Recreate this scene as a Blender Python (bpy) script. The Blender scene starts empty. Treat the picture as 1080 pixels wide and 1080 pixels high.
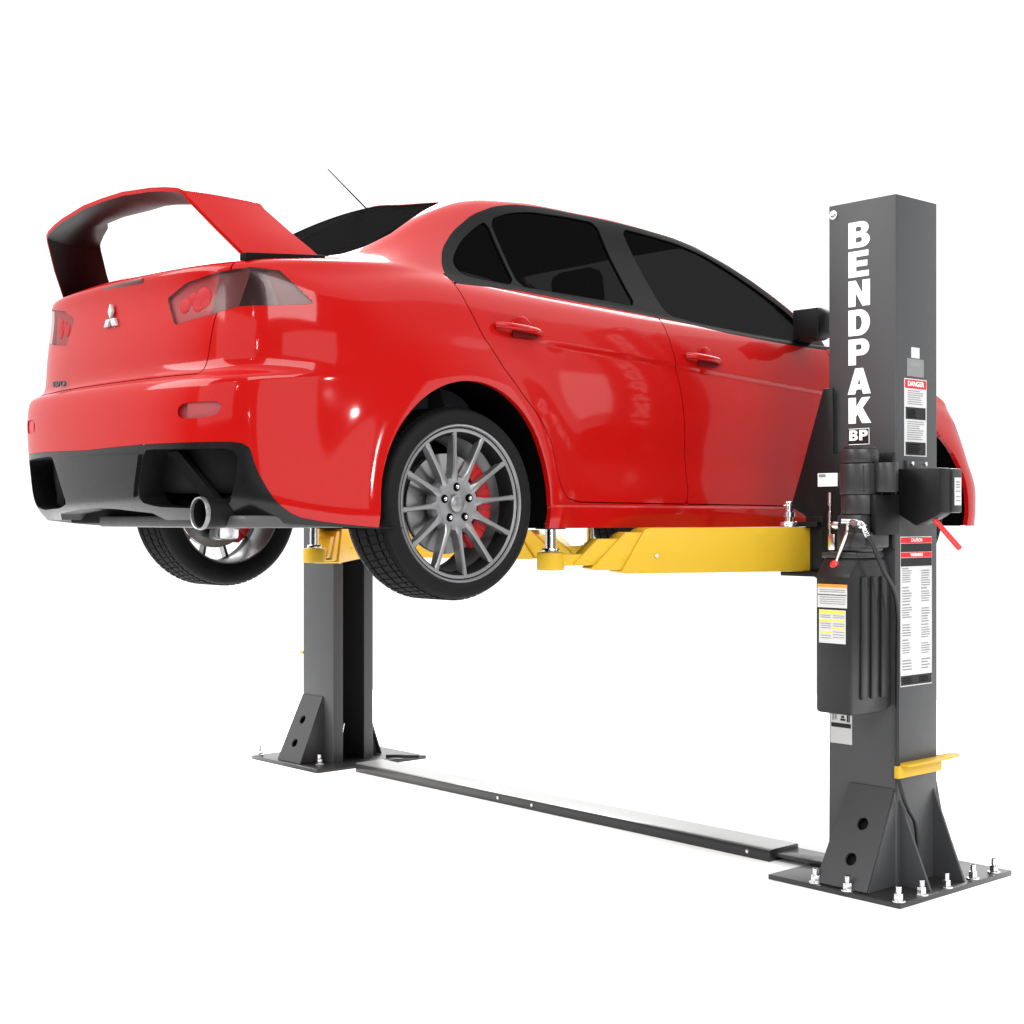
import bpy, bmesh, math, random
import numpy as np
from mathutils import Vector, Matrix
random.seed(4)
scene=bpy.context.scene
COL=scene.collection
ZC=1.13        # height of the tyre bottoms of the lifted car above the floor
PI=math.pi
# ---------------------------------------------------------------- materials
def mat(name,col,rough=.5,metal=0,spec=.5,coat=0,coat_r=.05,noise=0,nscale=30,bump=0,bscale=200,emit=0):
    m=bpy.data.materials.new(name); m.use_nodes=True
    nt=m.node_tree; b=nt.nodes['Principled BSDF']
    b.inputs['Base Color'].default_value=(*col,1); b.inputs['Roughness'].default_value=rough
    b.inputs['Metallic'].default_value=metal; b.inputs['Specular IOR Level'].default_value=spec
    b.inputs['Coat Weight'].default_value=coat; b.inputs['Coat Roughness'].default_value=coat_r
    tc=nt.nodes.new('ShaderNodeTexCoord')
    if noise:
        n=nt.nodes.new('ShaderNodeTexNoise'); n.inputs['Scale'].default_value=nscale; n.inputs['Detail'].default_value=5
        nt.links.new(tc.outputs['Object'],n.inputs['Vector'])
        r=nt.nodes.new('ShaderNodeMapRange'); r.inputs['To Min'].default_value=max(0,rough-noise); r.inputs['To Max'].default_value=rough+noise
        nt.links.new(n.outputs['Fac'],r.inputs['Value']); nt.links.new(r.outputs['Result'],b.inputs['Roughness'])
    if bump:
        n2=nt.nodes.new('ShaderNodeTexNoise'); n2.inputs['Scale'].default_value=bscale; n2.inputs['Detail'].default_value=3
        nt.links.new(tc.outputs['Object'],n2.inputs['Vector'])
        bp=nt.nodes.new('ShaderNodeBump'); bp.inputs['Strength'].default_value=bump; bp.inputs['Distance'].default_value=.002
        nt.links.new(n2.outputs['Fac'],bp.inputs['Height']); nt.links.new(bp.outputs['Normal'],b.inputs['Normal'])
    return m
def backface_dark(m,col=(.006,.006,.006)):
    # the unpainted inner side of the sheet metal
    nt=m.node_tree; b=nt.nodes['Principled BSDF']; out=nt.nodes['Material Output']
    g=nt.nodes.new('ShaderNodeNewGeometry'); d=nt.nodes.new('ShaderNodeBsdfDiffuse'); d.inputs['Color'].default_value=(*col,1)
    mx=nt.nodes.new('ShaderNodeMixShader'); nt.links.new(g.outputs['Backfacing'],mx.inputs['Fac'])
    nt.links.new(b.outputs[0],mx.inputs[1]); nt.links.new(d.outputs[0],mx.inputs[2]); nt.links.new(mx.outputs[0],out.inputs['Surface'])
    return m
def glass(name,tint,gloss=.02,rough=.02,body=(.002,.002,.002)):
    m=bpy.data.materials.new(name); m.use_nodes=True; nt=m.node_tree; nt.nodes.remove(nt.nodes['Principled BSDF'])
    out=nt.nodes['Material Output']
    t=nt.nodes.new('ShaderNodeBsdfTransparent'); t.inputs['Color'].default_value=(*tint,1)
    g=nt.nodes.new('ShaderNodeBsdfGlossy'); g.inputs['Roughness'].default_value=rough; g.inputs['Color'].default_value=(1,1,1,1)
    lw=nt.nodes.new('ShaderNodeValue'); lw.outputs[0].default_value=gloss
    mx=nt.nodes.new('ShaderNodeMixShader'); nt.links.new(lw.outputs[0],mx.inputs['Fac'])
    nt.links.new(t.outputs[0],mx.inputs[1]); nt.links.new(g.outputs[0],mx.inputs[2]); nt.links.new(mx.outputs[0],out.inputs['Surface'])
    return m
M={}
M['paint']=backface_dark(mat('red_car_paint',(.325,.0030,.0022),.42,0,.03,coat=.48,coat_r=.075))
M['trim']=mat('satin_black_trim',(.007,.007,.0075),.6,0,.04)
M['blackplastic']=mat('black_bumper_plastic',(.0045,.0045,.005),.26,0,.28,noise=.05)
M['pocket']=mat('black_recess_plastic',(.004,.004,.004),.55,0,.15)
M['under']=mat('underbody_black',(.004,.004,.004),.8,0,.08)
M['well']=mat('wheel_well_felt',(.0015,.0015,.0015),.95,0,.02)
M['glass']=glass('tinted_window_glass',(.12,.12,.123),.0025)
M['rglass']=glass('tinted_rear_glass',(.05,.05,.052),.0015,.22)
M['lens']=glass('clear_lamp_lens',(.88,.70,.70),.022,.12)
M['tyre']=mat('tyre_rubber',(.006,.006,.0063),.62,0,.10,noise=.08,bump=.25,bscale=60)
M['tread']=mat('tyre_tread_rubber',(.004,.004,.0043),.75,0,.08,bump=.5,bscale=90)
M['rim']=mat('silver_alloy',(.21,.21,.215),.34,.7,.4,noise=.05)
M['rimdark']=mat('dark_alloy_barrel',(.06,.06,.062),.45,.6,.3)
M['steel']=mat('brushed_steel',(.55,.55,.56),.28,.95,.5,noise=.1)
M['disc']=mat('brake_disc_steel',(.26,.26,.26),.30,.9,.5,noise=.06)
M['chrome']=mat('bright_chrome',(.85,.85,.86),.10,1,.5)
M['zinc']=mat('zinc_plated_bolt',(.75,.75,.76),.22,1,.5,noise=.08)
M['caliper']=mat('red_caliper',(.36,.006,.008),.4,0,.3)
M['grey']=mat('charcoal_powder_coat',(.040,.041,.043),.42,0,.38,noise=.05,bump=.06,bscale=500)
M['greyd']=mat('dark_powder_coat',(.022,.022,.023),.42,0,.35,noise=.05,bump=.05,bscale=400)
M['black']=mat('matt_black_steel',(.006,.006,.0065),.45,0,.18,noise=.05)
M['yellow']=mat('yellow_powder_coat',(.50,.31,.018),.42,0,.2,noise=.05,bump=.04,bscale=300)
M['tank']=mat('moulded_tank_plastic',(.009,.009,.0095),.38,0,.30,noise=.05,bump=.05,bscale=300)
M['motor']=mat('grey_motor_enamel',(.022,.022,.023),.36,0,.35,noise=.05)
M['white']=mat('white_vinyl',(.88,.88,.88),.5,0,.2)
M['offwhite']=mat('label_paper',(.50,.50,.50),.5,0,.3)
M['greytext']=mat('grey_print',(.22,.22,.22),.6,0,.2)
M['ink']=mat('black_print',(.012,.012,.012),.5,0,.2)
M['redp']=mat('red_print',(.58,.015,.018),.5,0,.2)
M['orange']=mat('orange_print',(.70,.25,.03),.5,0,.2)
M['ylabel']=mat('yellow_print',(.72,.58,.05),.5,0,.2)
M['silverlabel']=mat('silver_plate',(.20,.205,.205),.4,.3,.3)
M['redplastic']=mat('red_handle_plastic',(.62,.012,.015),.3,0,.5)
M['rubber']=mat('black_hose_rubber',(.008,.008,.008),.4,0,.4)
M['seat']=mat('dark_seat_fabric',(.03,.03,.034),.9,0,.1,bump=.3)
M['lamphouse']=mat('lamp_housing',(.26,.045,.05),.35,.1,.3)
M['lampgrey']=mat('lamp_housing_smoke',(.085,.038,.038),.35,.1,.2)
M['lampdark']=mat('lamp_dark_panel',(.012,.006,.006),.25,0,.4)
M['lampred']=mat('lamp_red_reflector',(.40,.010,.016),.35,.0,.15)
M['silver']=mat('silver_paint',(.45,.45,.46),.3,.3,.5)
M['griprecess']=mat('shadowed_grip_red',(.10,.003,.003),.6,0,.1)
M['floor']=mat('white_studio_floor',(.94,.94,.94),.9,0,.05)
M['gunmetal']=mat('brushed_floor_plate',(.014,.014,.0145),.34,0,.35,coat=.35,coat_r=.12)
M['palesheet']=mat('pale_grey_sheet',(.36,.36,.36),.30,.6,.6,noise=.06)
M['silencer']=mat('muffler_steel',(.07,.07,.07),.5,.4,.4,noise=.1)
# ---------------------------------------------------------------- object helpers
def ob(name,me,parent=None,m=None,loc=None):
    o=bpy.data.objects.new(name,me); COL.objects.link(o)
    if m is not None:
        for q in (m if isinstance(m,(list,tuple)) else [m]): me.materials.append(q)
    if parent: o.parent=parent
    if loc: o.location=loc
    return o
def empty(name,loc,label=None,cat=None,group=None,parent=None):
    o=bpy.data.objects.new(name,None); COL.objects.link(o); o.location=loc; o.empty_display_size=.1
    if label: o['label']=label
    if cat: o['category']=cat
    if group: o['group']=group
    if parent: o.parent=parent
    return o
class MB:
    def __init__(s): s.b=bmesh.new()
    def box(s,x0,x1,y0,y1,z0,z1,bev=0,rot=None,mi=0,seg=2):
        c=Vector(((x0+x1)/2,(y0+y1)/2,(z0+z1)/2))
        mt=Matrix.Translation(c)
        if rot is not None: mt=mt@rot
        r=bmesh.ops.create_cube(s.b,size=1,matrix=mt@Matrix.Diagonal((abs(x1-x0),abs(y1-y0),abs(z1-z0),1)))
        s._fin(r['verts'],bev,mi,seg); return s
    def _fin(s,vs,bev,mi,seg=2):
        fs={f for v in vs for f in v.link_faces}
        for f in fs: f.material_index=mi
        if bev:
            es={e for v in vs for e in v.link_edges}
            r=bmesh.ops.bevel(s.b,geom=list(es),offset=bev,segments=seg,profile=.5,affect='EDGES',clamp_overlap=True)
            for f in r['faces']: f.material_index=mi
    def cyl(s,p,q,r,r2=None,n=24,bev=0,mi=0,cap=True):
        p=Vector(p);q=Vector(q);d=q-p
        mt=Matrix.Translation((p+q)/2)@d.to_track_quat('Z','Y').to_matrix().to_4x4()
        R=bmesh.ops.create_cone(s.b,cap_ends=cap,segments=n,radius1=r,radius2=r if r2 is None else r2,depth=d.length,matrix=mt)
        fs={f for v in R['verts'] for f in v.link_faces}
        for f in fs: f.material_index=mi
        if bev:
            es=[e for e in {e for v in R['verts'] for e in v.link_edges} if len(e.link_faces)==2 and any(len(f.verts)>4 for f in e.link_faces)]
            rr=bmesh.ops.bevel(s.b,geom=es,offset=bev,segments=2,profile=.5,affect='EDGES')
            for f in rr['faces']: f.material_index=mi
        return s
    def sph(s,c,r,mi=0,sc=(1,1,1),n=16):
        R=bmesh.ops.create_uvsphere(s.b,u_segments=n*2,v_segments=n,radius=r,matrix=Matrix.Translation(c)@Matrix.Diagonal((*sc,1)))
        for f in {f for v in R['verts'] for f in v.link_faces}: f.material_index=mi
        return s
    def prism(s,pts,vec,bev=0,mi=0):
        vs=[s.b.verts.new(p) for p in pts]; f=s.b.faces.new(vs)
        r=bmesh.ops.extrude_face_region(s.b,geom=[f]); nv=[g for g in r['geom'] if isinstance(g,bmesh.types.BMVert)]
        bmesh.ops.translate(s.b,verts=nv,vec=Vector(vec)); s._fin(vs+nv,bev,mi); return s
    def tube(s,pts,r,n=12,mi=0,closed=False,smooth=3):
        P=[Vector(p) for p in pts]
        if smooth and len(P)>2:
            out=[]
            for i in range(len(P)-1):
                a=P[max(i-1,0)];b=P[i];c=P[i+1];d=P[min(i+2,len(P)-1)]
                for k in range(smooth+1):
                    t=k/(smooth+1); out.append(.5*((2*b)+(c-a)*t+(2*a-5*b+4*c-d)*t*t+(3*b-a-3*c+d)*t**3))
            out.append(P[-1]); P=out
        rings=[]; up=Vector((0,0,1))
        tprev=None
        for i,p in enumerate(P):
            t=(P[min(i+1,len(P)-1)]-P[max(i-1,0)]).normalized()
            if tprev is None:
                a=t.orthogonal().normalized()
            else:
                a=(a-t*a.dot(t)).normalized()
            tprev=t; b=t.cross(a)
            rings.append([s.b.verts.new(p+(a*math.cos(2*PI*k/n)+b*math.sin(2*PI*k/n))*r) for k in range(n)])
        fs=[]
        for i in range(len(rings)-1):
            for k in range(n): fs.append(s.b.faces.new((rings[i][k],rings[i][(k+1)%n],rings[i+1][(k+1)%n],rings[i+1][k])))
        fs.append(s.b.faces.new(rings[0][::-1])); fs.append(s.b.faces.new(rings[-1]))
        for f in fs: f.material_index=mi
        return s
    def lathe(s,prof,axis='Y',n=96,mi=0,c=(0,0,0),closed=True):
        # prof: (offset along axis, radius)
        rings=[]
        for a,r in prof:
            ring=[]
            for k in range(n):
                t=2*PI*k/n
                if axis=='Y': p=(c[0]+r*math.cos(t),c[1]+a,c[2]+r*math.sin(t))
                elif axis=='Z': p=(c[0]+r*math.cos(t),c[1]+r*math.sin(t),c[2]+a)
                else: p=(c[0]+a,c[1]+r*math.cos(t),c[2]+r*math.sin(t))
                ring.append(s.b.verts.new(p))
            rings.append(ring)
        m=len(rings)
        for i in range(m if closed else m-1):
            A=rings[i];B=rings[(i+1)%m]
            for k in range(n):
                f=s.b.faces.new((A[k],A[(k+1)%n],B[(k+1)%n],B[k])); f.material_index=mi
        return s
    def build(s,name,m,parent=None,smooth=35,loc=None,xf=None):
        bmesh.ops.recalc_face_normals(s.b,faces=s.b.faces)
        if xf is not None: bmesh.ops.transform(s.b,matrix=xf,verts=s.b.verts)
        me=bpy.data.meshes.new(name); s.b.to_mesh(me); s.b.free()
        if smooth:
            me.polygons.foreach_set('use_smooth',[True]*len(me.polygons))
            me.set_sharp_from_angle(angle=math.radians(smooth))
        return ob(name,me,parent,m,loc)
# ---------------------------------------------------------------- lettering
def arc(cx,cy,rx,ry,a0,a1,n=10): return [(cx+rx*math.cos(math.radians(a0+(a1-a0)*i/n)),cy+ry*math.sin(math.radians(a0+(a1-a0)*i/n))) for i in range(n+1)]
GL={ # heavy capitals in a unit box, first loop outer, others holes
'B':[[(0,0),(0,1),(.55,1)]+arc(.58,.745,.36,.255,90,-62)+arc(.60,.285,.40,.285,55,-90),[(.34,.62),(.34,.80),(.52,.80)]+arc(.52,.71,.09,.09,90,-90,6),[(.34,.20),(.34,.40),(.54,.40)]+arc(.54,.30,.10,.10,90,-90,6)],
'E':[[(0,0),(0,1),(.93,1),(.93,.78),(.36,.78),(.36,.62),(.88,.62),(.88,.40),(.36,.40),(.36,.22),(.95,.22),(.95,0)]],
'N':[[(0,0),(0,1),(.34,1),(.66,.46),(.66,1),(1,1),(1,0),(.66,0),(.33,.54),(.33,0)]],
'D':[[(0,0),(0,1),(.45,1)]+arc(.50,.5,.50,.50,90,-90,16),[(.34,.23),(.34,.77),(.46,.77)]+arc(.46,.5,.17,.27,90,-90,10)],
'P':[[(0,0),(0,1),(.60,1)]+arc(.62,.68,.35,.32,90,-90,12)+[(.35,.36),(.35,0)],[(.35,.58),(.35,.79),(.53,.79)]+arc(.53,.685,.095,.105,90,-90,6)],
'A':[[(-.04,0),(.32,1),(.68,1),(1.04,0),(.68,0),(.62,.18),(.37,.18),(.31,0)],[(.43,.38),(.57,.38),(.50,.64)]],
'K':[[(0,0),(0,1),(.35,1),(.35,.64),(.63,1),(1.02,1),(.66,.60),(1.06,0),(.64,0),(.43,.36),(.35,.27),(.35,0)]]}
def curve_mesh(loops,origin,ux,uy,thick,nrm):
    cu=bpy.data.curves.new('c','CURVE'); cu.dimensions='2D'; cu.fill_mode='BOTH'; cu.extrude=thick/2
    for L in loops:
        sp=cu.splines.new('POLY'); sp.points.add(len(L)-1); sp.use_cyclic_u=True
        for i,(a,b) in enumerate(L): sp.points[i].co=(a,b,0,1)
    return finish_curve(cu,origin,ux,uy,nrm,thick)
def finish_curve(cu,origin,ux,uy,nrm,thick):
    o=bpy.data.objects.new('c',cu); COL.objects.link(o)
    bpy.context.view_layer.update()
    me=bpy.data.meshes.new_from_object(o.evaluated_get(bpy.context.evaluated_depsgraph_get()))
    bpy.data.objects.remove(o); bpy.data.curves.remove(cu)
    ux=Vector(ux);uy=Vector(uy);nrm=Vector(nrm)
    mt=Matrix((( *[ux[0],uy[0],nrm[0]],origin[0]),(*[ux[1],uy[1],nrm[1]],origin[1]),(*[ux[2],uy[2],nrm[2]],origin[2]),(0,0,0,1)))
    me.transform(mt); me.materials.clear()
    return me
def text_mesh(txt,size,origin,ux,uy,nrm,thick=.0008,bold=.0):
    cu=bpy.data.curves.new('t','FONT'); cu.body=txt; cu.size=size; cu.extrude=thick/2; cu.align_x='CENTER'; cu.align_y='CENTER'; cu.offset=bold
    return finish_curve(cu,origin,ux,uy,nrm,thick)
def merge(meshes):
    b=bmesh.new()
    for m in meshes:
        b.from_mesh(m); 
    me=bpy.data.meshes.new('merged'); b.to_mesh(me); b.free(); return me

# ---------------- car body surface: control rows (x, half width, z), rear centre -> side -> front centre
BX=[-.935,-.925,-.895,-.835,-.70,-.46,-.15,.15,.45,.80,1.20,1.60,2.05,2.40,2.75,3.10,3.40,3.54,3.59]
BW=[0,.30,.53,.700,.815,.872,.880,.878,.872,.866,.864,.866,.872,.880,.885,.885,.82,.46,0]
NC=19
def front_z(j,z):   # squash the upper rows down towards the nose
    top=[1,1,1,1,1,1,1,1,1,1,1,1,1,.985,.92,.83,.74,.72,.72][j]
    return .245+(z-.245)*(top if z>.3 else 1)
#      z   side dW  rear dx   zrear
LOW=[(.245,-.016, .075, .275),
     (.300,-.006, .03,.335),
     (.360,-.006, .012,.42),
     (.500,-.008, .000,.52),
     (.620,-.003,-.004,.62),
     (.700, .000, .002,.70),
     (.745, .002, .022,.735),
     (.785, .002, .062,.765),
     (.860, .000, .072,.85),
     (.930,-.006, .080,.95),
     (1.00,-.024, .085,1.05),
     (1.055,-.052,.092,1.108)]
rows=[]
for (z,dw,dx,zr) in LOW:
    r=[]
    for j in range(NC):
        wr=[1,1,1,.95,.7,.2,0][j] if j<7 else 0
        zz=z*(1-wr)+zr*wr
        x=BX[j]+dx*wr
        w=BW[j]
        if w>0:
            k=[0,.3,.6,.9,1,1][j] if j<6 else (1 if j<16 else .5)
            w=w+dw*k
        if zr>.75 and j in(3,4): w-= .012
        # belt line drops slightly to the front
        if 6<=j<=12 and z>.9: zz+= {.930:0,1.00:.02,1.055:.035}[z]*(1-(BX[j]-.0)/1.6)
        if j>=13: zz=front_z(j,z)
        if 14<=j<=17 and z>.5: w-= .13*(z-.5)*(1 if j>14 else .6); x-=(.0,.06,.13,.15)[j-14]*(z-.5)*2
        r.append((x,w,zz))
    rows.append(r)
def key(d):
    ks=sorted(d); out=[]
    for j in range(NC):
        out.append(tuple(np.interp(j,ks,[d[k][i] for k in ks]) for i in range(3)))
    return out
# upper rows, explicit key columns
rows.append(key({0:(-.70,0,1.145),3:(-.63,.66,1.130),4:(-.50,.775,1.125),5:(-.28,.800,1.13),6:(-.05,.790,1.13),7:(.17,.782,1.125),8:(.45,.777,1.115),10:(1.15,.782,1.085),11:(1.58,.795,1.06),12:(2.08,.805,1.035),13:(2.30,.79,1.01),14:(2.60,.76,.975),15:(2.90,.70,.92),16:(3.15,.60,.865),17:(3.28,.33,.85),18:(3.32,0,.85)}))
rows.append(key({0:(-.47,0,1.175),3:(-.42,.625,1.160),4:(-.33,.735,1.155),5:(-.17,.768,1.16),6:(.00,.765,1.155),7:(.20,.758,1.15),8:(.47,.757,1.145),10:(1.15,.762,1.115),11:(1.62,.775,1.09),12:(2.16,.785,1.06),13:(2.26,.76,1.03),14:(2.38,.72,1.01),15:(2.50,.62,1.00),16:(2.62,.48,.99),17:(2.70,.25,.985),18:(2.72,0,.985)}))
rows.append(key({0:(-.33,0,1.22),3:(-.29,.60,1.195),4:(-.20,.685,1.200),5:(-.06,.722,1.215),6:(.09,.726,1.21),7:(.25,.724,1.205),8:(.49,.724,1.20),10:(1.15,.728,1.175),11:(1.63,.735,1.155),12:(2.12,.745,1.14),13:(2.19,.730,1.12),14:(2.25,.70,1.10),15:(2.31,.60,1.09),16:(2.38,.46,1.08),17:(2.44,.24,1.075),18:(2.46,0,1.065)}))
rows.append(key({0:(-.16,0,1.33),3:(-.10,.575,1.29),4:(-.03,.642,1.295),5:(.07,.668,1.300),6:(.19,.674,1.300),7:(.33,.674,1.30),8:(.53,.672,1.30),10:(1.15,.675,1.28),11:(1.60,.680,1.27),12:(1.97,.695,1.25),13:(2.03,.680,1.245),14:(2.07,.645,1.24),15:(2.11,.55,1.24),16:(2.16,.42,1.24),17:(2.21,.22,1.245),18:(2.23,0,1.245)}))
rows.append(key({0:(.03,0,1.435),3:(.07,.55,1.385),4:(.12,.605,1.385),5:(.20,.625,1.385),6:(.30,.630,1.39),7:(.41,.630,1.395),8:(.58,.628,1.40),10:(1.15,.628,1.385),11:(1.55,.635,1.375),12:(1.79,.645,1.352),13:(1.84,.63,1.35),14:(1.87,.60,1.35),15:(1.90,.51,1.36),16:(1.95,.39,1.37),17:(1.99,.20,1.38),18:(2.01,0,1.395)}))
rows.append(key({0:(.24,0,1.520),3:(.25,.52,1.462),4:(.28,.565,1.462),5:(.34,.580,1.468),6:(.42,.584,1.475),7:(.51,.586,1.483),8:(.65,.586,1.489),10:(1.15,.586,1.484),11:(1.41,.590,1.466),12:(1.52,.590,1.455),13:(1.55,.580,1.452),14:(1.58,.555,1.458),15:(1.61,.48,1.47),16:(1.65,.36,1.482),17:(1.68,.19,1.49),18:(1.70,0,1.50)}))
rows.append(key({0:(.40,0,1.550),3:(.40,.45,1.510),4:(.42,.485,1.508),5:(.46,.500,1.510),6:(.52,.505,1.514),7:(.60,.508,1.518),8:(.70,.508,1.526),10:(1.15,.508,1.524),11:(1.36,.505,1.508),12:(1.41,.500,1.505),13:(1.43,.48,1.508),14:(1.45,.45,1.512),15:(1.47,.40,1.516),16:(1.49,.30,1.525),17:(1.51,.16,1.53),18:(1.52,0,1.53)}))
rows.append(key({0:(.60,0,1.565),3:(.62,.28,1.553),5:(.65,.30,1.552),8:(.80,.31,1.556),10:(1.08,.31,1.556),12:(1.15,.30,1.547),15:(1.20,.24,1.548),18:(1.24,0,1.55)}))
rows.append(key({0:(.78,0,1.568),5:(.80,0,1.568),10:(.98,0,1.566),18:(1.05,0,1.562)}))
G=np.array(rows)          # R x 19 x 3
R=G.shape[0]
def pad(C):
    # columns: mirror over w=0 at both ends
    m=np.array([1,-1,1])
    left=C[:,1:2]*m; right=C[:,-2:-1]*m
    C=np.concatenate([left,C,right],1)
    bot=2*C[0:1]-C[1:2]; top=C[-2:-1]*m
    return np.concatenate([bot,C,top],0)
def bs(t):
    return np.array([(1-t)**3,3*t**3-6*t**2+4,-3*t**3+3*t**2+3*t+1,t**3])/6
def evalg(Cp,u,v):
    i=np.minimum(v.astype(int),R-2); j=np.minimum(u.astype(int),NC-2)
    bu=bs(u-j); bv=bs(v-i); out=0
    for a in range(4):
        for b in range(4):
            out=out+(bv[a]*bu[b])[...,None]*Cp[i+a,j+b]
    return out
C0=G.copy()
vv,uu=np.meshgrid(np.arange(R,dtype=float),np.arange(NC,dtype=float),indexing='ij')
for it in range(4):
    S=evalg(pad(C0),uu,vv)
    d=(G-S)*.9
    d[:,0,1]=0; d[:,-1,1]=0; d[-1,:,1]=0
    C0=C0+d
CP=pad(C0)
ARX,ARZ=.385,.425
def crease_z(x): return np.interp(x,[-.5,.25,1.0,2.05,2.6],[.945,.938,.905,.842,.80])
def smooth(a,b,t):
    t=np.clip((t-a)/(b-a),0,1); return t*t*(3-2*t)
def surf(u,v):
    P=evalg(CP,u,v)
    x,w,z=P[...,0],P[...,1],P[...,2]
    side=smooth(.55,.75,w)
    for cx,k,ax,az in((.048,.030,ARX,ARZ),(2.74,.024,.47,.42)):
        r=np.sqrt(((x-cx)/ax)**2+((z-.33)/az)**2)
        fl=k*np.exp(-((r-1)/.30)**2*np.where(r>1,1,.2))
        w=w+fl*side*(1-smooth(.86,.98,z))
    # sharp shoulder crease with a hollow under it
    s=crease_z(x)-z
    dep=.011*smooth(-.004,.022,s)*np.exp(-np.maximum(s-.02,0)/.075)
    w=w-dep*side*smooth(.36,.55,x)*(1-smooth(2.15,2.4,x))
    # hollow low in the doors
    s2=np.exp(-((z-.50)/.12)**2)
    w=w-.014*s2*side*smooth(.50,.80,x)*(1-smooth(1.9,2.2,x))
    # sill step under the doors
    w=w+.012*(1-smooth(.322,.330,z))*side*smooth(.42,.50,x)*(1-smooth(2.1,2.3,x))
    # ledge over the bumper
    rear=(1-smooth(-.70,-.5,x))
    P=np.stack([x,w,z],-1)
    return P
def grid(nu=14,nv=10):
    U=np.linspace(0,NC-1,(NC-1)*nu+1); V=np.linspace(0,R-1,(R-1)*nv+1)
    vv,uu=np.meshgrid(V,U,indexing='ij')
    P=surf(uu,vv)
    e=.02
    du=surf(np.clip(uu+e,0,NC-1),vv)-surf(np.clip(uu-e,0,NC-1),vv)
    dv=surf(uu,np.clip(vv+e,0,R-1))-surf(uu,np.clip(vv-e,0,R-1))
    N=np.cross(du,dv)
    L=np.linalg.norm(N,axis=-1,keepdims=True); N=N/np.maximum(L,1e-12)
    # outward: away from the axis
    c=P-np.array([1.2,0,.75]); sgn=np.sign((N*c).sum(-1,keepdims=True)); 
    s=np.sign(np.median((N*c).sum(-1))); N=N*s
    bad=(L[...,0]<1e-9); N[bad]=(0,0,1)
    # seam columns: exact symmetry
    N[:,0,1]=0;N[:,-1,1]=0;N[-1,:,1]=0
    N/=np.maximum(np.linalg.norm(N,axis=-1,keepdims=True),1e-9)
    return uu,vv,P,N
# ---------------------------------------------------------------- clipping of the fine body surface into panels
uu,vv,P,N=grid(15,11)
nr,nc=P.shape[:2]
A=np.concatenate([P,N,uu[...,None],vv[...,None]],-1).reshape(-1,8)
idx=np.arange(nr*nc).reshape(nr,nc)
q0,q1,q2,q3=idx[:-1,:-1].ravel(),idx[:-1,1:].ravel(),idx[1:,1:].ravel(),idx[1:,:-1].ravel()
F=np.concatenate([np.stack([q0,q1,q2],1),np.stack([q0,q2,q3],1)])
tri=A[F][:,:,:3]; fn=np.cross(tri[:,1]-tri[:,0],tri[:,2]-tri[:,0])
keep=np.linalg.norm(fn,axis=1)>1e-10; F=F[keep]; fn=fn[keep]
if np.median((fn*A[F[:,0]][:,3:6]).sum(1))<0: F=F[:,::-1]
BASE=(A,F)
def clip(S,f):
    A,F=S; f=np.where(np.abs(f)<1e-7,1e-7,f)
    ins=f<0; cnt=ins[F].sum(1)
    full=F[cnt==3]; mix=F[(cnt>0)&(cnt<3)]
    newA=[];ed={};out=[]; n=len(A)
    def cut(a,b):
        k=(a,b) if a<b else (b,a)
        if k not in ed:
            t=f[k[0]]/(f[k[0]]-f[k[1]]); newA.append(A[k[0]]*(1-t)+A[k[1]]*t); ed[k]=n+len(newA)-1
        return ed[k]
    for T in mix.tolist():
        poly=[]
        for i in range(3):
            a,b=T[i],T[(i+1)%3]
            if ins[a]: poly.append(a)
            if ins[a]!=ins[b]: poly.append(cut(a,b))
        for i in range(1,len(poly)-1): out.append((poly[0],poly[i],poly[i+1]))
    A2=np.concatenate([A,np.array(newA).reshape(-1,A.shape[1])]); F2=np.concatenate([full,np.array(out,dtype=int).reshape(-1,3)])
    used=np.unique(F2); mp=-np.ones(len(A2),int); mp[used]=np.arange(len(used))
    return A2[used],mp[F2]
def chaikin(L,k=1):
    for _ in range(k):
        out=[]
        for i in range(len(L)):
            a,b=L[i],L[(i+1)%len(L)]; t=min(.2,.022/max(math.hypot(b[0]-a[0],b[1]-a[1]),1e-6))
            out+=[(a[0]*(1-t)+b[0]*t,a[1]*(1-t)+b[1]*t),(a[0]*t+b[0]*(1-t),a[1]*t+b[1]*(1-t))]
        L=out
    return L
def sdf(px,py,L):
    L=np.array(L); d=np.full(px.shape,1e9); ins=np.zeros(px.shape,bool)
    for i in range(len(L)):
        a=L[i];b=L[(i+1)%len(L)]; e=b-a
        t=np.clip(((px-a[0])*e[0]+(py-a[1])*e[1])/max(e@e,1e-12),0,1)
        d=np.minimum(d,np.hypot(px-a[0]-t*e[0],py-a[1]-t*e[1]))
        c=((a[1]>py)!=(b[1]>py))
        with np.errstate(divide='ignore',invalid='ignore'):
            xx=a[0]+(py-a[1])*e[0]/(e[1] if e[1] else 1e-12)
        ins^=c&(px<xx)
    return np.where(ins,-d,d)
def fx(L): return lambda A: np.maximum(sdf(A[:,0],A[:,2],L),.40-A[:,1])        # outline in side view
def fw(L,x1=-.4): return lambda A: np.maximum(sdf(A[:,1],A[:,2],L),A[:,0]-x1)   # outline in rear view
def fs(L,x1=-.30): return lambda A: np.maximum(sdf(A[:,0]+A[:,1],A[:,2],L),A[:,0]-x1)  # round the rear corner
TRIM=chaikin([(.041,1.104),(.040,1.17),(.076,1.240),(.165,1.322),(.291,1.406),(.413,1.457),(.53,1.483),(.685,1.494),(.95,1.492),(1.197,1.485),(1.43,1.468),(1.584,1.438),(1.729,1.385),(1.867,1.321),(2.003,1.242),(2.095,1.180),(2.22,1.090),(2.24,1.035),(2.139,1.028),(1.845,1.035),(1.504,1.051),(1.184,1.080),(.80,1.100),(.379,1.117)])
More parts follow.
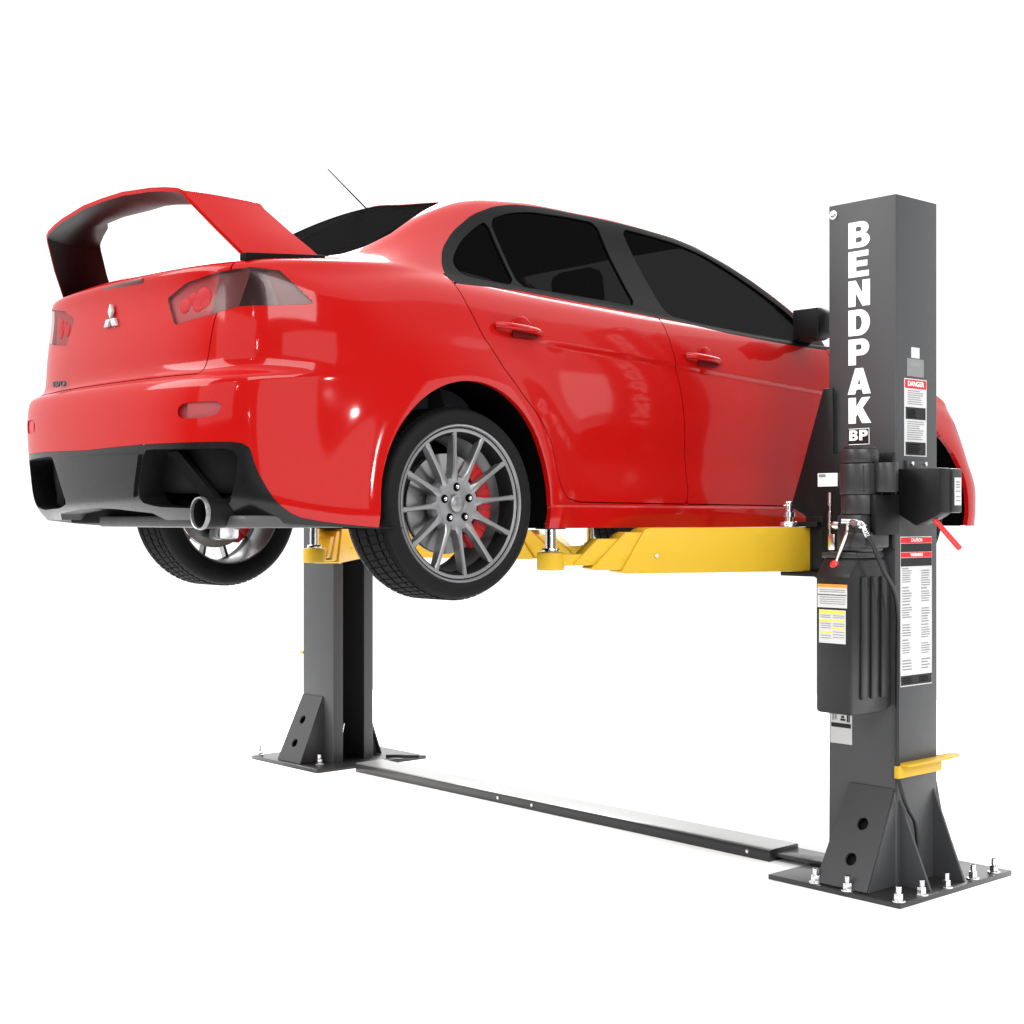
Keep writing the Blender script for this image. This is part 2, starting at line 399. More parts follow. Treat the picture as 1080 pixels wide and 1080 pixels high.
QG=chaikin([(.125,1.219),(.190,1.285),(.290,1.355),(.348,1.384),(.378,1.139),(.237,1.143),(.13,1.150),(.107,1.185)])
RG=chaikin([(.372,1.395),(.48,1.436),(.60,1.458),(.80,1.466),(.955,1.464),(.985,1.30),(1.022,1.122),(.80,1.131),(.402,1.139)])
FG=chaikin([(1.105,1.460),(1.261,1.452),(1.43,1.436),(1.576,1.405),(1.70,1.360),(1.852,1.288),(2.01,1.200),(2.10,1.130),(2.10,1.065),(1.997,1.060),(1.712,1.068),(1.378,1.085),(1.195,1.105),(1.15,1.27)])
RD=[(.030,1.14),(.043,1.095),(.070,1.034),(.128,.920),(.205,.812),(.287,.727),(.380,.644),(.445,.555),(.475,.450),(.500,.392),(.535,.356),(.60,.342),(.865,.340),(1.215,.338),(1.228,.40),(1.222,.50),(1.200,.648),(1.172,.793),(1.135,.936),(1.110,1.062),(1.105,1.14)]
FD=[(1.105,1.14),(1.110,1.062),(1.135,.936),(1.172,.793),(1.200,.648),(1.222,.50),(1.228,.40),(1.215,.338),(1.66,.336),(1.98,.332),(2.06,.36),(2.10,.46),(2.15,.66),(2.17,.84),(2.165,.98),(2.15,1.10)]
DIF=[(-1.2,.516),(-.93,.516),(-.544,.523),(-.06,.522),(-.01,.517),(.022,.502),(.04,.455),(.06,.42),(.093,.376),(.12,.345),(.153,.318),(.19,.297),(.228,.283),(.30,.272),(.393,.262),(.56,.250),(.56,.1),(-1.2,.1)]
TL=([(-.444,1.010),(-.333,1.050),(-.136,1.076),(.002,1.088),(.126,1.078),(.20,1.03),(.285,.971),(.129,.963),(-.047,.960),(-.208,.936),(-.395,.918)])
REFL=chaikin([(.561,.632),(.590,.651),(.726,.651),(.706,.603),(.601,.598),(.566,.604)])
TLs={'a':[(-.6,.8),(-.6,1.2),(-.14,1.2),(-.16,1.06),(-.20,.95),(-.22,.8)],
     'b':[(-.14,1.2),(-.16,1.06),(-.20,.95),(-.22,.8),(-.07,.8),(-.062,.95),(-.01,1.06),(.0,1.2)],
     'c':[(.0,1.2),(-.01,1.06),(-.062,.95),(-.07,.8),(.135,.8),(.128,.97),(.075,1.075),(.07,1.2)],
     'd':[(.07,1.2),(.075,1.075),(.128,.97),(.135,.8),(.5,.8),(.5,1.2)]}
def arch(cx,rx=ARX,rz=ARZ): return lambda A: np.maximum((np.sqrt(((A[:,0]-cx)/rx)**2+(np.maximum(A[:,2]-.33,0)/rz)**2)-1)*.4,.45-A[:,1])
TLL=[(a-(.10 if a<0 else 0),b) for a,b in TL]; REFLL=[(a-.085,b) for a,b in REFL]
f_ra=arch(.048); f_fa=arch(2.74,.47,.42)
f_trim=fx(TRIM); f_dif=fs(DIF)
f_tls={'R':fs(TL),'L':fs(TLL)}; REFS={'R':REFL,'L':REFLL}
f_rd=lambda A:np.maximum(np.maximum(fx(RD)(A),-f_ra(A)+.012),-f_trim(A)); f_fd=lambda A:np.maximum(fx(FD)(A),-f_trim(A))
def f_tr(A):
    x,w,z,v=A[:,0],A[:,1],A[:,2],A[:,7]
    side=w-np.interp(z,[.74,.92,1.06,1.13],[.598,.622,.66,.655])
    return np.maximum(np.maximum(side,.745-z),x+.385)
def f_rg(A):  # rear screen in plan view
    x,w,z=A[:,0],A[:,1],A[:,2]
    L=[(-.335,-.1),(-.335,.30),(-.318,.56),(-.295,.615),(-.21,.628),(-.08,.615),(.06,.575),(.235,.500),(.262,.46),(.275,.30),(.285,.0),(.285,-.1)]
    return np.maximum(sdf(x,w,L),1.13-z)
def f_ws(A):
    u,v,w=A[:,6],A[:,7],A[:,1]
    return np.maximum(np.maximum((13.9-u)*.05,(12.6-v)*.05),(v-16.4)*.05) if False else np.maximum(np.maximum((14.2-u)*.06,(13.15-v)*.06),(v-17.1)*.06)
f_hl=lambda A: np.maximum(sdf(A[:,0],A[:,2],[(3.20,.76),(3.24,.66),(3.7,.58),(3.7,.70),(3.32,.76)]),.35-A[:,1])
f_gr=lambda A: np.maximum(np.maximum(A[:,1]-.50,3.3-A[:,0]),np.maximum(.34-A[:,2],A[:,2]-.66))
def off(f,g): return lambda A:f(A)+g
def inv(f,g): return lambda A:g-f(A)
def cl(S,*fs_):
    for f in fs_:
        if len(S[1])==0: return S
        S=clip(S,f(S[0]))
    return S
def flange(S,depth,direction=None,skipseam=True):
    A,F=S
    from collections import Counter
    E=np.concatenate([F[:,[0,1]],F[:,[1,2]],F[:,[2,0]]]); key=np.sort(E,1)
    u,inv_,c=np.unique(key,axis=0,return_inverse=True,return_counts=True)
    B=E[c[inv_.ravel()]==1]
    if skipseam: B=B[~((np.abs(A[B[:,0],1])<1e-5)&(np.abs(A[B[:,1],1])<1e-5))]
    if len(B)==0: return None
    vs=np.unique(B)
    D=-A[:,3:6]*depth if direction is None else np.tile(np.array(direction)*depth,(len(A),1))
    mp={int(v):i for i,v in enumerate(vs)}
    top=A[vs,:3]; low=top+D[vs]
    n=len(vs); faces=[(mp[int(b)],mp[int(a)],mp[int(a)]+n,mp[int(b)]+n) for a,b in B]
    return np.concatenate([top,low]),faces
def panel2(name,SS,m,parent,fl):
    a=panel(name,SS['R'],m,None,'R',fl); b_=panel('t',SS['L'],m,None,'L',fl)
    ms=[a.data,b_.data]; V=[];F_=[];Nn=[];n0=0
    for me in ms:
        V+=[tuple(v.co) for v in me.vertices]; F_+=[tuple(i+n0 for i in p.vertices) for p in me.polygons]; n0+=len(me.vertices)
    cn=[]
    for me in ms:
        nn=[None]*len(me.vertices)
        for l in me.loops: nn[l.vertex_index]=tuple(me.corner_normals[l.index].vector)
        cn+=[q if q else (0,0,1) for q in nn]
    me=bpy.data.meshes.new(name); me.from_pydata(V,[],F_); me.update(); me.polygons.foreach_set('use_smooth',[True]*len(me.polygons)); me.normals_split_custom_set_from_vertices(cn)
    for o in (a,b_): bpy.data.objects.remove(o)
    return ob(name,me,parent,m)
def panel(name,S,m,parent,side='R',fl=.012,fdir=None,offs=0,fm=None,extra=None):
    """one mesh from a clipped surface; side R = camera side (y<0), L, or B = both mirrored into one"""
    A,F=S
    VA=[];FA=[];NA=[];MI=[];base=0
    for sgn in ({'R':[-1],'L':[1],'B':[-1,1]}[side]):
        V=A[:,:3]+A[:,3:6]*offs; Nn=A[:,3:6]
        V=V*np.array([1,sgn,1]); Nn=Nn*np.array([1,sgn,1])
        # surface stored with y = +w ; mirroring flips the winding
        fl_=[tuple(t) if sgn==1 else tuple(t[::-1]) for t in F.tolist()]
        VA.append(V);NA.append(Nn);FA+=[tuple(i+base for i in t) for t in fl_];MI+=[0]*len(fl_);base+=len(V)
        if fl:
            S2=(np.concatenate([A[:,:3]+A[:,3:6]*offs,A[:,3:]],1),F)
            r=flange(S2,fl,fdir)
            if r:
                V2,q=r; V2=V2*np.array([1,sgn,1]); q=[t if sgn==1 else t[::-1] for t in q]
                VA.append(V2);NA.append(np.zeros_like(V2));FA+=[tuple(i+base for i in t) for t in q];MI+=[1 if fm else 0]*len(q);base+=len(V2)
    V=np.concatenate(VA);Nn=np.concatenate(NA)
    me=bpy.data.meshes.new(name); me.from_pydata(V.tolist(),[],FA); me.update()
    me.polygons.foreach_set('use_smooth',[True]*len(me.polygons)); me.polygons.foreach_set('material_index',MI)
    z=np.linalg.norm(Nn,axis=1)<1e-6
    if z.any():
        vn=np.zeros(len(me.vertices)*3); me.vertices.foreach_get('normal',vn); Nn[z]=vn.reshape(-1,3)[z]
    me.normals_split_custom_set_from_vertices(Nn.tolist())
    return ob(name,me,parent,[m]+([fm] if fm else []))
car=empty('car',(0,0,ZC),'glossy red sports sedan with a big rear wing raised on the yellow lift arms','car')
g=.0022
cuts=[off(f_ra,0),off(f_fa,0)]
S=BASE
for f in (f_ra,f_fa): S=cl(S,inv(f,0))
S0=S                                  # whole skin with the arches open
B=S0
for f in (f_trim,): B=cl(B,inv(f,0))
for f in (f_rd,f_fd): B=cl(B,inv(f,g))
B=cl(B,inv(f_tr,g)); B=cl(B,inv(f_dif,.001)); B=cl(B,inv(f_rg,0)); B=cl(B,inv(f_ws,0)); B=cl(B,inv(f_hl,.001)); B=cl(B,inv(f_gr,0))
body=panel2('body',{k:cl(B,inv(f_tls[k],.001),inv(fw(REFS[k]),0)) for k in 'RL'},M['paint'],car,.022)
# shut-gap backing just under the skin, so the panel gaps read black
bk=cl(S0,inv(f_trim,-.005),inv(f_rg,-.004),inv(f_ws,-.004),inv(f_dif,-.003),inv(f_tls['R'],-.004),inv(f_tls['L'],-.004),inv(fw(REFL),-.003),inv(fw(REFLL),-.003),inv(f_gr,-.01))
gapf=lambda A: np.minimum(np.minimum(np.abs(f_rd(A)),np.abs(f_fd(A))),np.abs(f_tr(A)))-.03
bk=cl(bk,gapf)
panel('gap_backing',bk,M['under'],car,'B',0,offs=-.014)
for side in 'RL':
    rd=panel('rear_door',cl(S0,off(f_rd,g)),M['paint'],car,side,.014)
    fd=panel('front_door',cl(S0,off(f_fd,g)),M['paint'],car,side,.014)
    t=cl(S0,f_trim,inv(fx(QG),.004),inv(fx(RG),.004),inv(fx(FG),.004))
    panel('window_frame',t,M['trim'],car,side,.014)
    for G_ in (QG,RG,FG): panel('side_window',cl(S0,off(fx(G_),-.0046)),M['glass'],car,side,0,offs=-.006)
    # handles
    s=-1 if side=='R' else 1
    for d_,x0,x1,zc,ww in ((rd,.190,.408,.958,.868),(fd,1.199,1.408,.924,.862)):
        xm=(x0+x1)/2+.02
        h=MB()
        pts=[(x0,ww+.006,zc+.006),(x0+.03,ww+.030,zc+.004),(xm-.03,ww+.038,zc),(x1-.05,ww+.032,zc-.004),(x1,ww+.004,zc-.008)]
        h.tube([(a,s*b,c) for a,b,c in pts],.0125,10); hb=h.build('door_handle',M['paint'],d_,60)
        hc=MB(); hc.sph((xm,s*(ww-.004),zc-.004),.054,sc=(1,.10,1),n=18); hc.build('handle_cup',M['paint'],d_,60)
        k=MB(); k.box(xm-.055,xm+.06,s*(ww+.004),s*(ww+.014),zc-.030,zc-.006,.003); k.build('handle_shade_block',M['griprecess'],d_)  # dark red block, shade under the handle put into its colour
    # tail light: recessed housings, reflectors and a clear outer lens
    f_tl=f_tls[side]; REF_=REFS[side]; sh=0 if side=='R' else -.10
    tl=panel('taillight',cl(S0,off(f_tl,-.0005)),M['lens'],car,side,.020,fm=M['lampgrey'])
    for k_,mm in (('a','lamphouse'),('b','lampgrey'),('c','lampdark'),('d','lampgrey')):
        panel('lamp_housing',cl(S0,off(f_tl,-.001),fs([(a+(sh if abs(a)<.5 else 0),b) for a,b in TLs[k_]])),M[mm],tl,side,0,offs=-.010)
    def onsurf(s_,z_):
        A_=BASE[0]; d=(A_[:,0]+A_[:,1]-s_)**2+(A_[:,2]-z_)**2+np.where(A_[:,0]>-.3,9,0); return A_[np.argmin(d)]
    for s_,z_,r_ in ((-.345,.980,.026),(-.31,.995,.022),(-.245,1.000,.036),(-.27,.975,.026)):
        a=onsurf(s_+sh,z_); n_=Vector(a[3:6]); c_=Vector(a[:3])-n_*.009
        c_.y*=s; n_.y*=s
        q=MB(); q.sph((0,0,0),r_,sc=(1,1,.10)); q.build('reflector_bowl',M['lampred'],tl,60,xf=Matrix.Translation(c_)@n_.to_track_quat('Z','Y').to_matrix().to_4x4())
    rf=panel('bumper_reflector',cl(S0,off(fw(REF_),0)),M['lamphouse'] ,car,side,.0,offs=-.016)
    rl=cl(S0,off(fw(REF_),-.006),(lambda A:.60-A[:,1]) if side=='R' else (lambda A:.52-A[:,1])); panel('reflector_lens',rl,M['lampred'] if side=='L' else M['lamphouse'],rf,side,.008,offs=-.006)
    fl2=flange(cl(S0,off(fw(REF_),0)),.016)
    if fl2:
        V2,q=fl2; V2=V2*np.array([1,s,1]); me=bpy.data.meshes.new('recess'); me.from_pydata(V2.tolist(),[],q); ob('reflector_recess',me,rf,M['caliper'])
    panel('headlight',cl(S0,off(f_hl,-.001)),M['rglass'],car,side,.02,fm=M['lampdark'])
panel2('trunk_lid',{k:cl(S0,off(f_tr,g),inv(f_tls[k],.001)) for k in 'RL'},M['paint'],car,.012)
panel('rear_window',cl(S0,off(f_rg,-.0006)),M['rglass'],car,'B',0,offs=-.003)
panel('windshield',cl(S0,off(f_ws,-.0006)),M['glass'],car,'B',0,offs=-.004)
panel('front_grille',cl(S0,f_gr),M['blackplastic'],car,'B',0,offs=-.03)
# rear diffuser with its two deep pockets and a raised number plate panel
PK=chaikin([(.385,.504),(.42,.506),(.735,.502),(.752,.478),(.742,.40),(.728,.355),(.715,.325),(.60,.312),(.40,.318),(.315,.335),(.335,.40)])
PKL=[(a-.09,b) for a,b in PK]
PLT={'R':[(-.1,.498),(.365,.494),(.300,.352),(-.1,.366)],'L':[(-.1,.498),(.215,.494),(.20,.362),(-.1,.366)]}
f_low=lambda A: np.interp(A[:,1],[0,.15,.35,.55],[.318,.312,.298,.20])-A[:,2]
dif=panel('rear_diffuser',cl(S0,f_dif,inv(fw(PK),0),f_low),M['blackplastic'],car,'R',.10,fdir=(1,0,0),fm=M['pocket'])
dil=panel('rear_diffuser',cl(S0,f_dif,inv(fw(PKL),0),f_low),M['blackplastic'],car,'L',.10,fdir=(1,0,0),fm=M['pocket'])
panel('pocket_back',cl(S0,fw(PK)),M['pocket'],dif,'R',0,offs=-.085); panel('pocket_back',cl(S0,fw(PKL)),M['pocket'],dil,'L',0,offs=-.085)
panel('plate_panel',cl(S0,fw(PLT['R'])),M['blackplastic'],dif,'R',.02,offs=.010); panel('plate_panel',cl(S0,fw(PLT['L'])),M['blackplastic'],dil,'L',.02,offs=.010)
for s in (-1,1):
    o_=0 if s<0 else -.09
    q=MB(); q.prism([(-.85,s*(.41+o_),.500),(-.85,s*(.49+o_),.500),(-.79,s*(.64+o_),.34),(-.79,s*(.58+o_),.32)],(.02,0,0))
    q.build('diffuser_fin',M['under'],dif if s<0 else dil)
q=MB()
q.lathe([(-.002,.0475),(-.004,.051),(.004,.0535),(.012,.052),(.012,.047),(.004,.047)],'X',48,c=(-.872,-.664,.297))
et=q.build('exhaust_tip',M['rim'],car)
q=MB(); q.lathe([(-.005,.0455),(-.005,.0495),(.15,.044),(.17,.001),(.165,.001),(.145,.0405)],'X',40,c=(-.860,-.664,.297),closed=True); q.build('tip_interior',M['pocket'],et)
q=MB(); q.box(-.79,-.40,-.80,.20,.250,.290,.010); q.build('silencer',M['silencer'],car)
q=MB(); q.tube([(-.70,-.66,.297),(-.5,-.62,.30),(0.1,-.3,.30),(.8,-.1,.27),(2.0,-.05,.27)],.03,12); q.build('exhaust_pipe',M['silencer'],car)
# ---- wing
WS=[(0,-.875,1.400,-.69,1.396,.028),(.15,-.874,1.398,-.69,1.394,.028),(.27,-.868,1.388,-.680,1.385,.028),(.33,-.866,1.383,-.640,1.380,.028),(.42,-.860,1.371,-.600,1.368,.028),(.49,-.852,1.358,-.568,1.354,.028),(.520,-.846,1.346,-.556,1.342,.026),(.532,-.838,1.326,-.548,1.324,.026),(.60,-.780,1.235,-.490,1.245,.026),(.650,-.728,1.163,-.442,1.188,.026),(.672,-.706,1.132,-.418,1.158,.026)]
def wing():
    vs=[];fs_=[];mi=[]
    full=[(-a[0],*a[1:]) for a in WS[:0:-1]]+[(a[0],a[1],a[2],a[3]-(.075*min(1,a[0]/.5)),a[4],a[5]) for a in WS]
    pts=[Vector((0,a[0],(a[2]+a[4])/2)) for a in full]
    k=9
    for i,a in enumerate(full):
        y,x0,z0,x1,z1,th=a
        t=(pts[min(i+1,len(pts)-1)]-pts[max(i-1,0)]).normalized(); n=Vector((0,-t.z,t.y))
        for j in range(k):
            s=j/(k-1); c=Vector((x0+(x1-x0)*s,y,z0+(z1-z0)*s)); vs.append(c+n*(.004*math.sin(PI*s)))
        for j in range(k):
            s=1-j/(k-1); c=Vector((x0+(x1-x0)*s,y,z0+(z1-z0)*s)); vs.append(c-n*(.014+th*.8*math.sin(PI*s))) 
    m=2*k
    for i in range(len(full)-1):
        for j in range(m):
            a=i*m+j;b=i*m+(j+1)%m; fs_.append((a,b,b+m,a+m)); mi.append(1 if j>=k-0 and j<m-1 else 0)
    fs_.append(tuple(range(m))[::-1]); mi.append(0); fs_.append(tuple(range((len(full)-1)*m,len(full)*m))); mi.append(0)
    me=bpy.data.meshes.new('spoiler'); me.from_pydata([tuple(v) for v in vs],[],fs_); me.polygons.foreach_set('material_index',mi)
    b=bmesh.new(); b.from_mesh(me); bmesh.ops.recalc_face_normals(b,faces=b.faces)
    b.to_mesh(me); b.free(); me.polygons.foreach_set('use_smooth',[True]*len(me.polygons)); me.set_sharp_from_angle(angle=math.radians(20))
    return me
PW=mat('red_wing_paint',(.325,.0030,.0022),.42,0,.05,coat=.15,coat_r=.1)
WB=mat('wing_underside_black',(.003,.003,.003),.40,0,.18)
sp=ob('spoiler',wing(),car,[PW,WB])
for s in (-1,1):
    q=MB(); q.prism([(-.715,s*.648,1.112),(-.405,s*.640,1.140),(-.405,s*.684,1.140),(-.715,s*.688,1.112)],(0,0,.026),.004); q.build('spoiler_foot',M['under'],sp)
q=MB(); q.box(-.856,-.838,-.25,.03,1.078,1.094,.004); q.build('deck_lamp_strip',M['lampgrey'],car)
# ---- emblem: three diamonds
def dia(a,r,w):
    c,s_=math.cos(a),math.sin(a); u=(c,s_); n=(-s_,c)
    L=[(0,0),(r/2,w),(r,0),(r/2,-w)]
    return [(-(u[0]*p+n[0]*q_),u[1]*p+n[1]*q_) for p,q_ in L]
q=MB(); ec=(-.866,-.038,.975)
for a in (90,210,330):
    q.prism([(ec[0],ec[1]+p[0],ec[2]+p[1]) for p in dia(math.radians(a),.052,.0155)],(.012,0,0),.0015)
q.build('emblem',M['silver'],car)
me=text_mesh('EVO',.034,(-.880,.33,.772),(.18,-1.25,0),(0,0,.8),(-1,0,0),.006,.001); ob('model_lettering',me,car,M['silencer'])
# ---- antenna, mirror
q=MB(); q.cyl((.27,-.0,1.515),(.075,0,1.650),.0032,.0022,8); q.cyl((.275,0,1.505),(.262,0,1.525),.009,.005,12); q.build('antenna',M['black'],car)
for s in (-1,1):
    q=MB(); q.box(1.85,1.97,s*.885,s*1.035,1.035,1.178,.048,seg=6); q.prism([(1.98,s*.79,1.045),(2.10,s*.79,1.045),(1.98,s*.93,1.07),(1.90,s*.93,1.07)],(0,0,.025),.006)
    mr=q.build('side_mirror',M['black'],car,50)
    q=MB(); q.box(1.834,1.842,s*.905,s*1.03,1.045,1.165,.002); q.build('mirror_glass',M['pocket'],mr)
# ---- wheel wells, floor pan, cabin
for cx,rx in ((.048,.388),(2.74,.473)):
    for s in (-1,1):
        q=MB(); prof=[]; n=40
        ring0=[(cx+rx*math.cos(PI*t/n*1.16-.08*PI),.33+(.428 if cx<1 else .423)*math.sin(PI*t/n*1.16-.08*PI)) for t in range(n+1)]
        ring0[0]=(ring0[0][0],.245); ring0[-1]=(ring0[-1][0],.245)
        for a,b in zip(ring0,ring0[1:]):
            v=[q.b.verts.new(p) for p in ((a[0],s*.865,a[1]),(b[0],s*.865,b[1]),(b[0],s*.52,b[1]),(a[0],s*.52,a[1]))]; q.b.faces.new(v)
        v=[q.b.verts.new((a[0],s*.52,a[1])) for a in ring0]; q.b.faces.new(v)
        q.build('wheel_well',M['well'],car,60)
q=MB(); q.box(-.76,3.40,-.50,.50,.262,.33,.01); q.box(.47,2.24,-.80,.80,.262,.33,.01); q.box(3.14,3.42,-.72,.72,.262,.33,.01); q.box(-.74,-.36,-.74,.74,.300,.36,.01)
q.build('floor_pan',M['under'],car)
q=MB(); q.box(.5,2.3,-.75,.75,.34,.40); q.box(2.15,2.22,-.75,.75,.36,.98); q.box(-.05,.02,-.70,.70,.36,1.05); q.box(-.40,-.02,-.60,.60,1.02,1.06); q.box(1.85,2.2,-.72,.72,.80,1.02,.03)
q.build('cabin_interior',M['seat'],car)
for y in (-.37,.37):
    q=MB(); q.box(1.22,1.72,y-.25,y+.25,.42,.62,.06); q.box(1.10,1.24,y-.25,y+.25,.58,1.12,.05,rot=Matrix.Rotation(-.2,4,'Y')); q.box(1.03,1.13,y-.13,y+.13,1.15,1.32,.045,rot=Matrix.Rotation(-.15,4,'Y')); q.cyl((1.11,y-.05,1.08),(1.08,y-.05,1.2),.007); q.cyl((1.11,y+.05,1.08),(1.08,y+.05,1.2),.007); q.build('seat',M['seat'],car)
q=MB(); q.box(.25,.75,-.66,.66,.42,.64,.06); q.box(.08,.22,-.66,.66,.58,1.10,.05,rot=Matrix.Rotation(-.3,4,'Y')); q.build('rear_bench',M['seat'],car)
q=MB(); q.lathe([(0,.175),(.012,.182),(.022,.175),(.012,.168)],'X',32,c=(1.78,.37,.98)); q.build('steering_wheel',M['seat'],car)
# ---- wheels: axis along y, outer face towards -y
def wheel(cx,cy,cz,flip):
    w=empty('wheel',(cx,cy,cz),parent=car)
    if flip: w.rotation_euler=(0,0,PI)
    q=MB()
    out=[(-.006,.269),(-.014,.274),(-.019,.286),(-.0185,.300),(-.012,.3135),(.002,.3215),(.020,.3255)]
    tr=[]
    for a,b in ((.020,.048),(.056,.102),(.112,.158),(.166,.188)):
        tr+=[(a,.3265 if a>.03 else .3255),(b,.3265),(b+.001,.319),(b+.007,.319)]
    tr=tr[:-2]
    inn=[(.196,.3255),(.217,.3215),(.231,.3135),(.238,.300),(.239,.285),(.235,.270),(.225,.240),(.205,.232),(.02,.232),(.0,.240)]
    q.lathe(out+tr[1:]+inn,'Y',128); t=q.build('tyre',[M['tyre'],M['tread']],w,50)
    me=t.data
    for p in me.polygons:
        c=p.center; r=math.hypot(c.x,c.z)
        if r>.3225 and .01<c.y<.205: p.material_index=1
    q=MB()   # lateral tread grooves as raised blocks
    for k in range(72):
        for (y0,y1,sk) in ((.022,.047,0),(.057,.101,.25),(.113,.157,.6),(.167,.196,.85)):
            a=2*PI*(k+sk)/72; half=.0108
            c,s_=math.cos(a),math.sin(a); vs=[]
            for rr in (.3255,.3292):
                for yy,da in ((y0,-.004),(y1,.004)):
                    for dd in (-1,1):
                        aa=a+dd*half/.327*.95+(da*2.0)
                        vs.append(q.b.verts.new((rr*math.cos(aa),yy,rr*math.sin(aa))))
            for f in ((4,5,7,6),(0,4,6,2),(1,3,7,5),(0,1,5,4),(2,6,7,3)): q.b.faces.new([vs[i] for i in f])
    q.build('tread_block',M['tread'],t,0)
    q=MB()
    q.lathe([(-.008,.2705),(-.012,.2675),(-.010,.2625),(-.0035,.2590),(-.0020,.2460),(.001,.2405),(.014,.2370),(.030,.236),(.15,.222),(.22,.232),(.226,.262),(.222,.264),(.214,.240),(.15,.229),(.03,.242),(.010,.268)],'Y',96)
    rim=q.build('rim',M['rim'],w,35)
    q=MB()
    for k in range(12):
        a=2*PI*(k+.18)/12
        # tapered, slightly dished spoke
        secs=[(.050,.024,.026,.064),(.088,.0150,.013,.060),(.115,.0095,.008,.052),(.17,.0075,.003,.044),(.222,.0080,-.002,.034),(.2495,.0115,-.002,.028)]
        rings=[]
        for r,hw,yf,yb in secs:
            ring=[]
            for dx,yy in ((-hw,yf+.004),(-hw*.6,yf),(hw*.6,yf),(hw,yf+.004),(hw*.8,yb),(-hw*.8,yb)):
                ring.append(q.b.verts.new((r*math.cos(a)-dx*math.sin(a),yy,r*math.sin(a)+dx*math.cos(a))))
            rings.append(ring)
        for A_,B_ in zip(rings,rings[1:]):
            for i in range(6): q.b.faces.new((A_[i],A_[(i+1)%6],B_[(i+1)%6],B_[i]))
        q.b.faces.new(rings[-1]); q.b.faces.new(rings[0][::-1])
    q.build('spoke_set',M['rim'],rim,30)
    q=MB(); q.lathe([(.022,.030),(.015,.060),(.018,.090),(.036,.100),(.064,.096),(.066,.02)],'Y',64)
    q.build('hub',M['rim'],w)
    q=MB(); q.lathe([(.006,.001),(.007,.022),(.012,.0295),(.024,.031),(.024,.001)],'Y',40,closed=False); q.build('centre_cap',M['rim'],w)
    for k in range(5):
        a=2*PI*k/5+.35; x,z=.057*math.cos(a),.057*math.sin(a)
        q=MB(); q.cyl((x,.0145,z),(x,.040,z),.0145,n=20); q.cyl((x,.008,z),(x,.030,z),.0075,.008,6,bev=.001,mi=1); q.build('lug_nut',[M['well'],M['zinc']],w)
    q=MB(); q.lathe([(.075,.09),(.075,.172),(.083,.172),(.083,.09)],'Y',72); q.lathe([(.093,.09),(.093,.172),(.101,.172),(.101,.09)],'Y',72); q.lathe([(.060,.02),(.060,.088),(.100,.090),(.100,.02)],'Y',48)
    q.build('brake_disc',M['disc'],w)
    # caliper on the forward side of the hub
    q=MB(); s=1
    for k in range(9):
        a=math.radians(-52+k*13)
        x,z=.150*math.cos(a),.150*math.sin(a)
        q.box(x-.030,x+.032,.050,.128,z-.020,z+.020,.006,rot=Matrix.Rotation(-a,4,'Y'))
    cal=q.build('brake_caliper',M['caliper'],w)
    if flip: cal.rotation_euler=(0,PI,0)
    q=MB(); q.lathe([(.105,.03),(.105,.115),(.110,.120),(.112,.03)],'Y',48); q.build('dust_shield',M['rimdark'],w)
    q=MB(); q.cyl((0,.10,0),(0,.30,0),.045,n=24); q.box(-.05,.05,.12,.22,-.14,.10,.02); q.build('hub_carrier',M['steel'],w)
    for o in w.children: o.scale=(1.02,1,1.02)
    return w
for cx,zz in ((.026,.332),(2.70,.345)):
    wheel(cx,-.872,zz,False); wheel(cx,.872,zz,True)
for s in (-1,1):
    for cx in (.0,2.70):
        q=MB()
        q.tube([(cx,s*.66,.33),(cx,s*.3,.32)],.022,10,smooth=0); q.tube([(cx+.05,s*.64,.25),(cx+.12,s*.3,.30)],.018,10,smooth=0)
        pts=[(cx-.08+.05*math.cos(t*.5),s*.58+.05*math.sin(t*.5),.30+t*.004) for t in range(100)]
        q.tube(pts,.006,6,smooth=0)
        q.build('suspension',M['steel'],car,60)
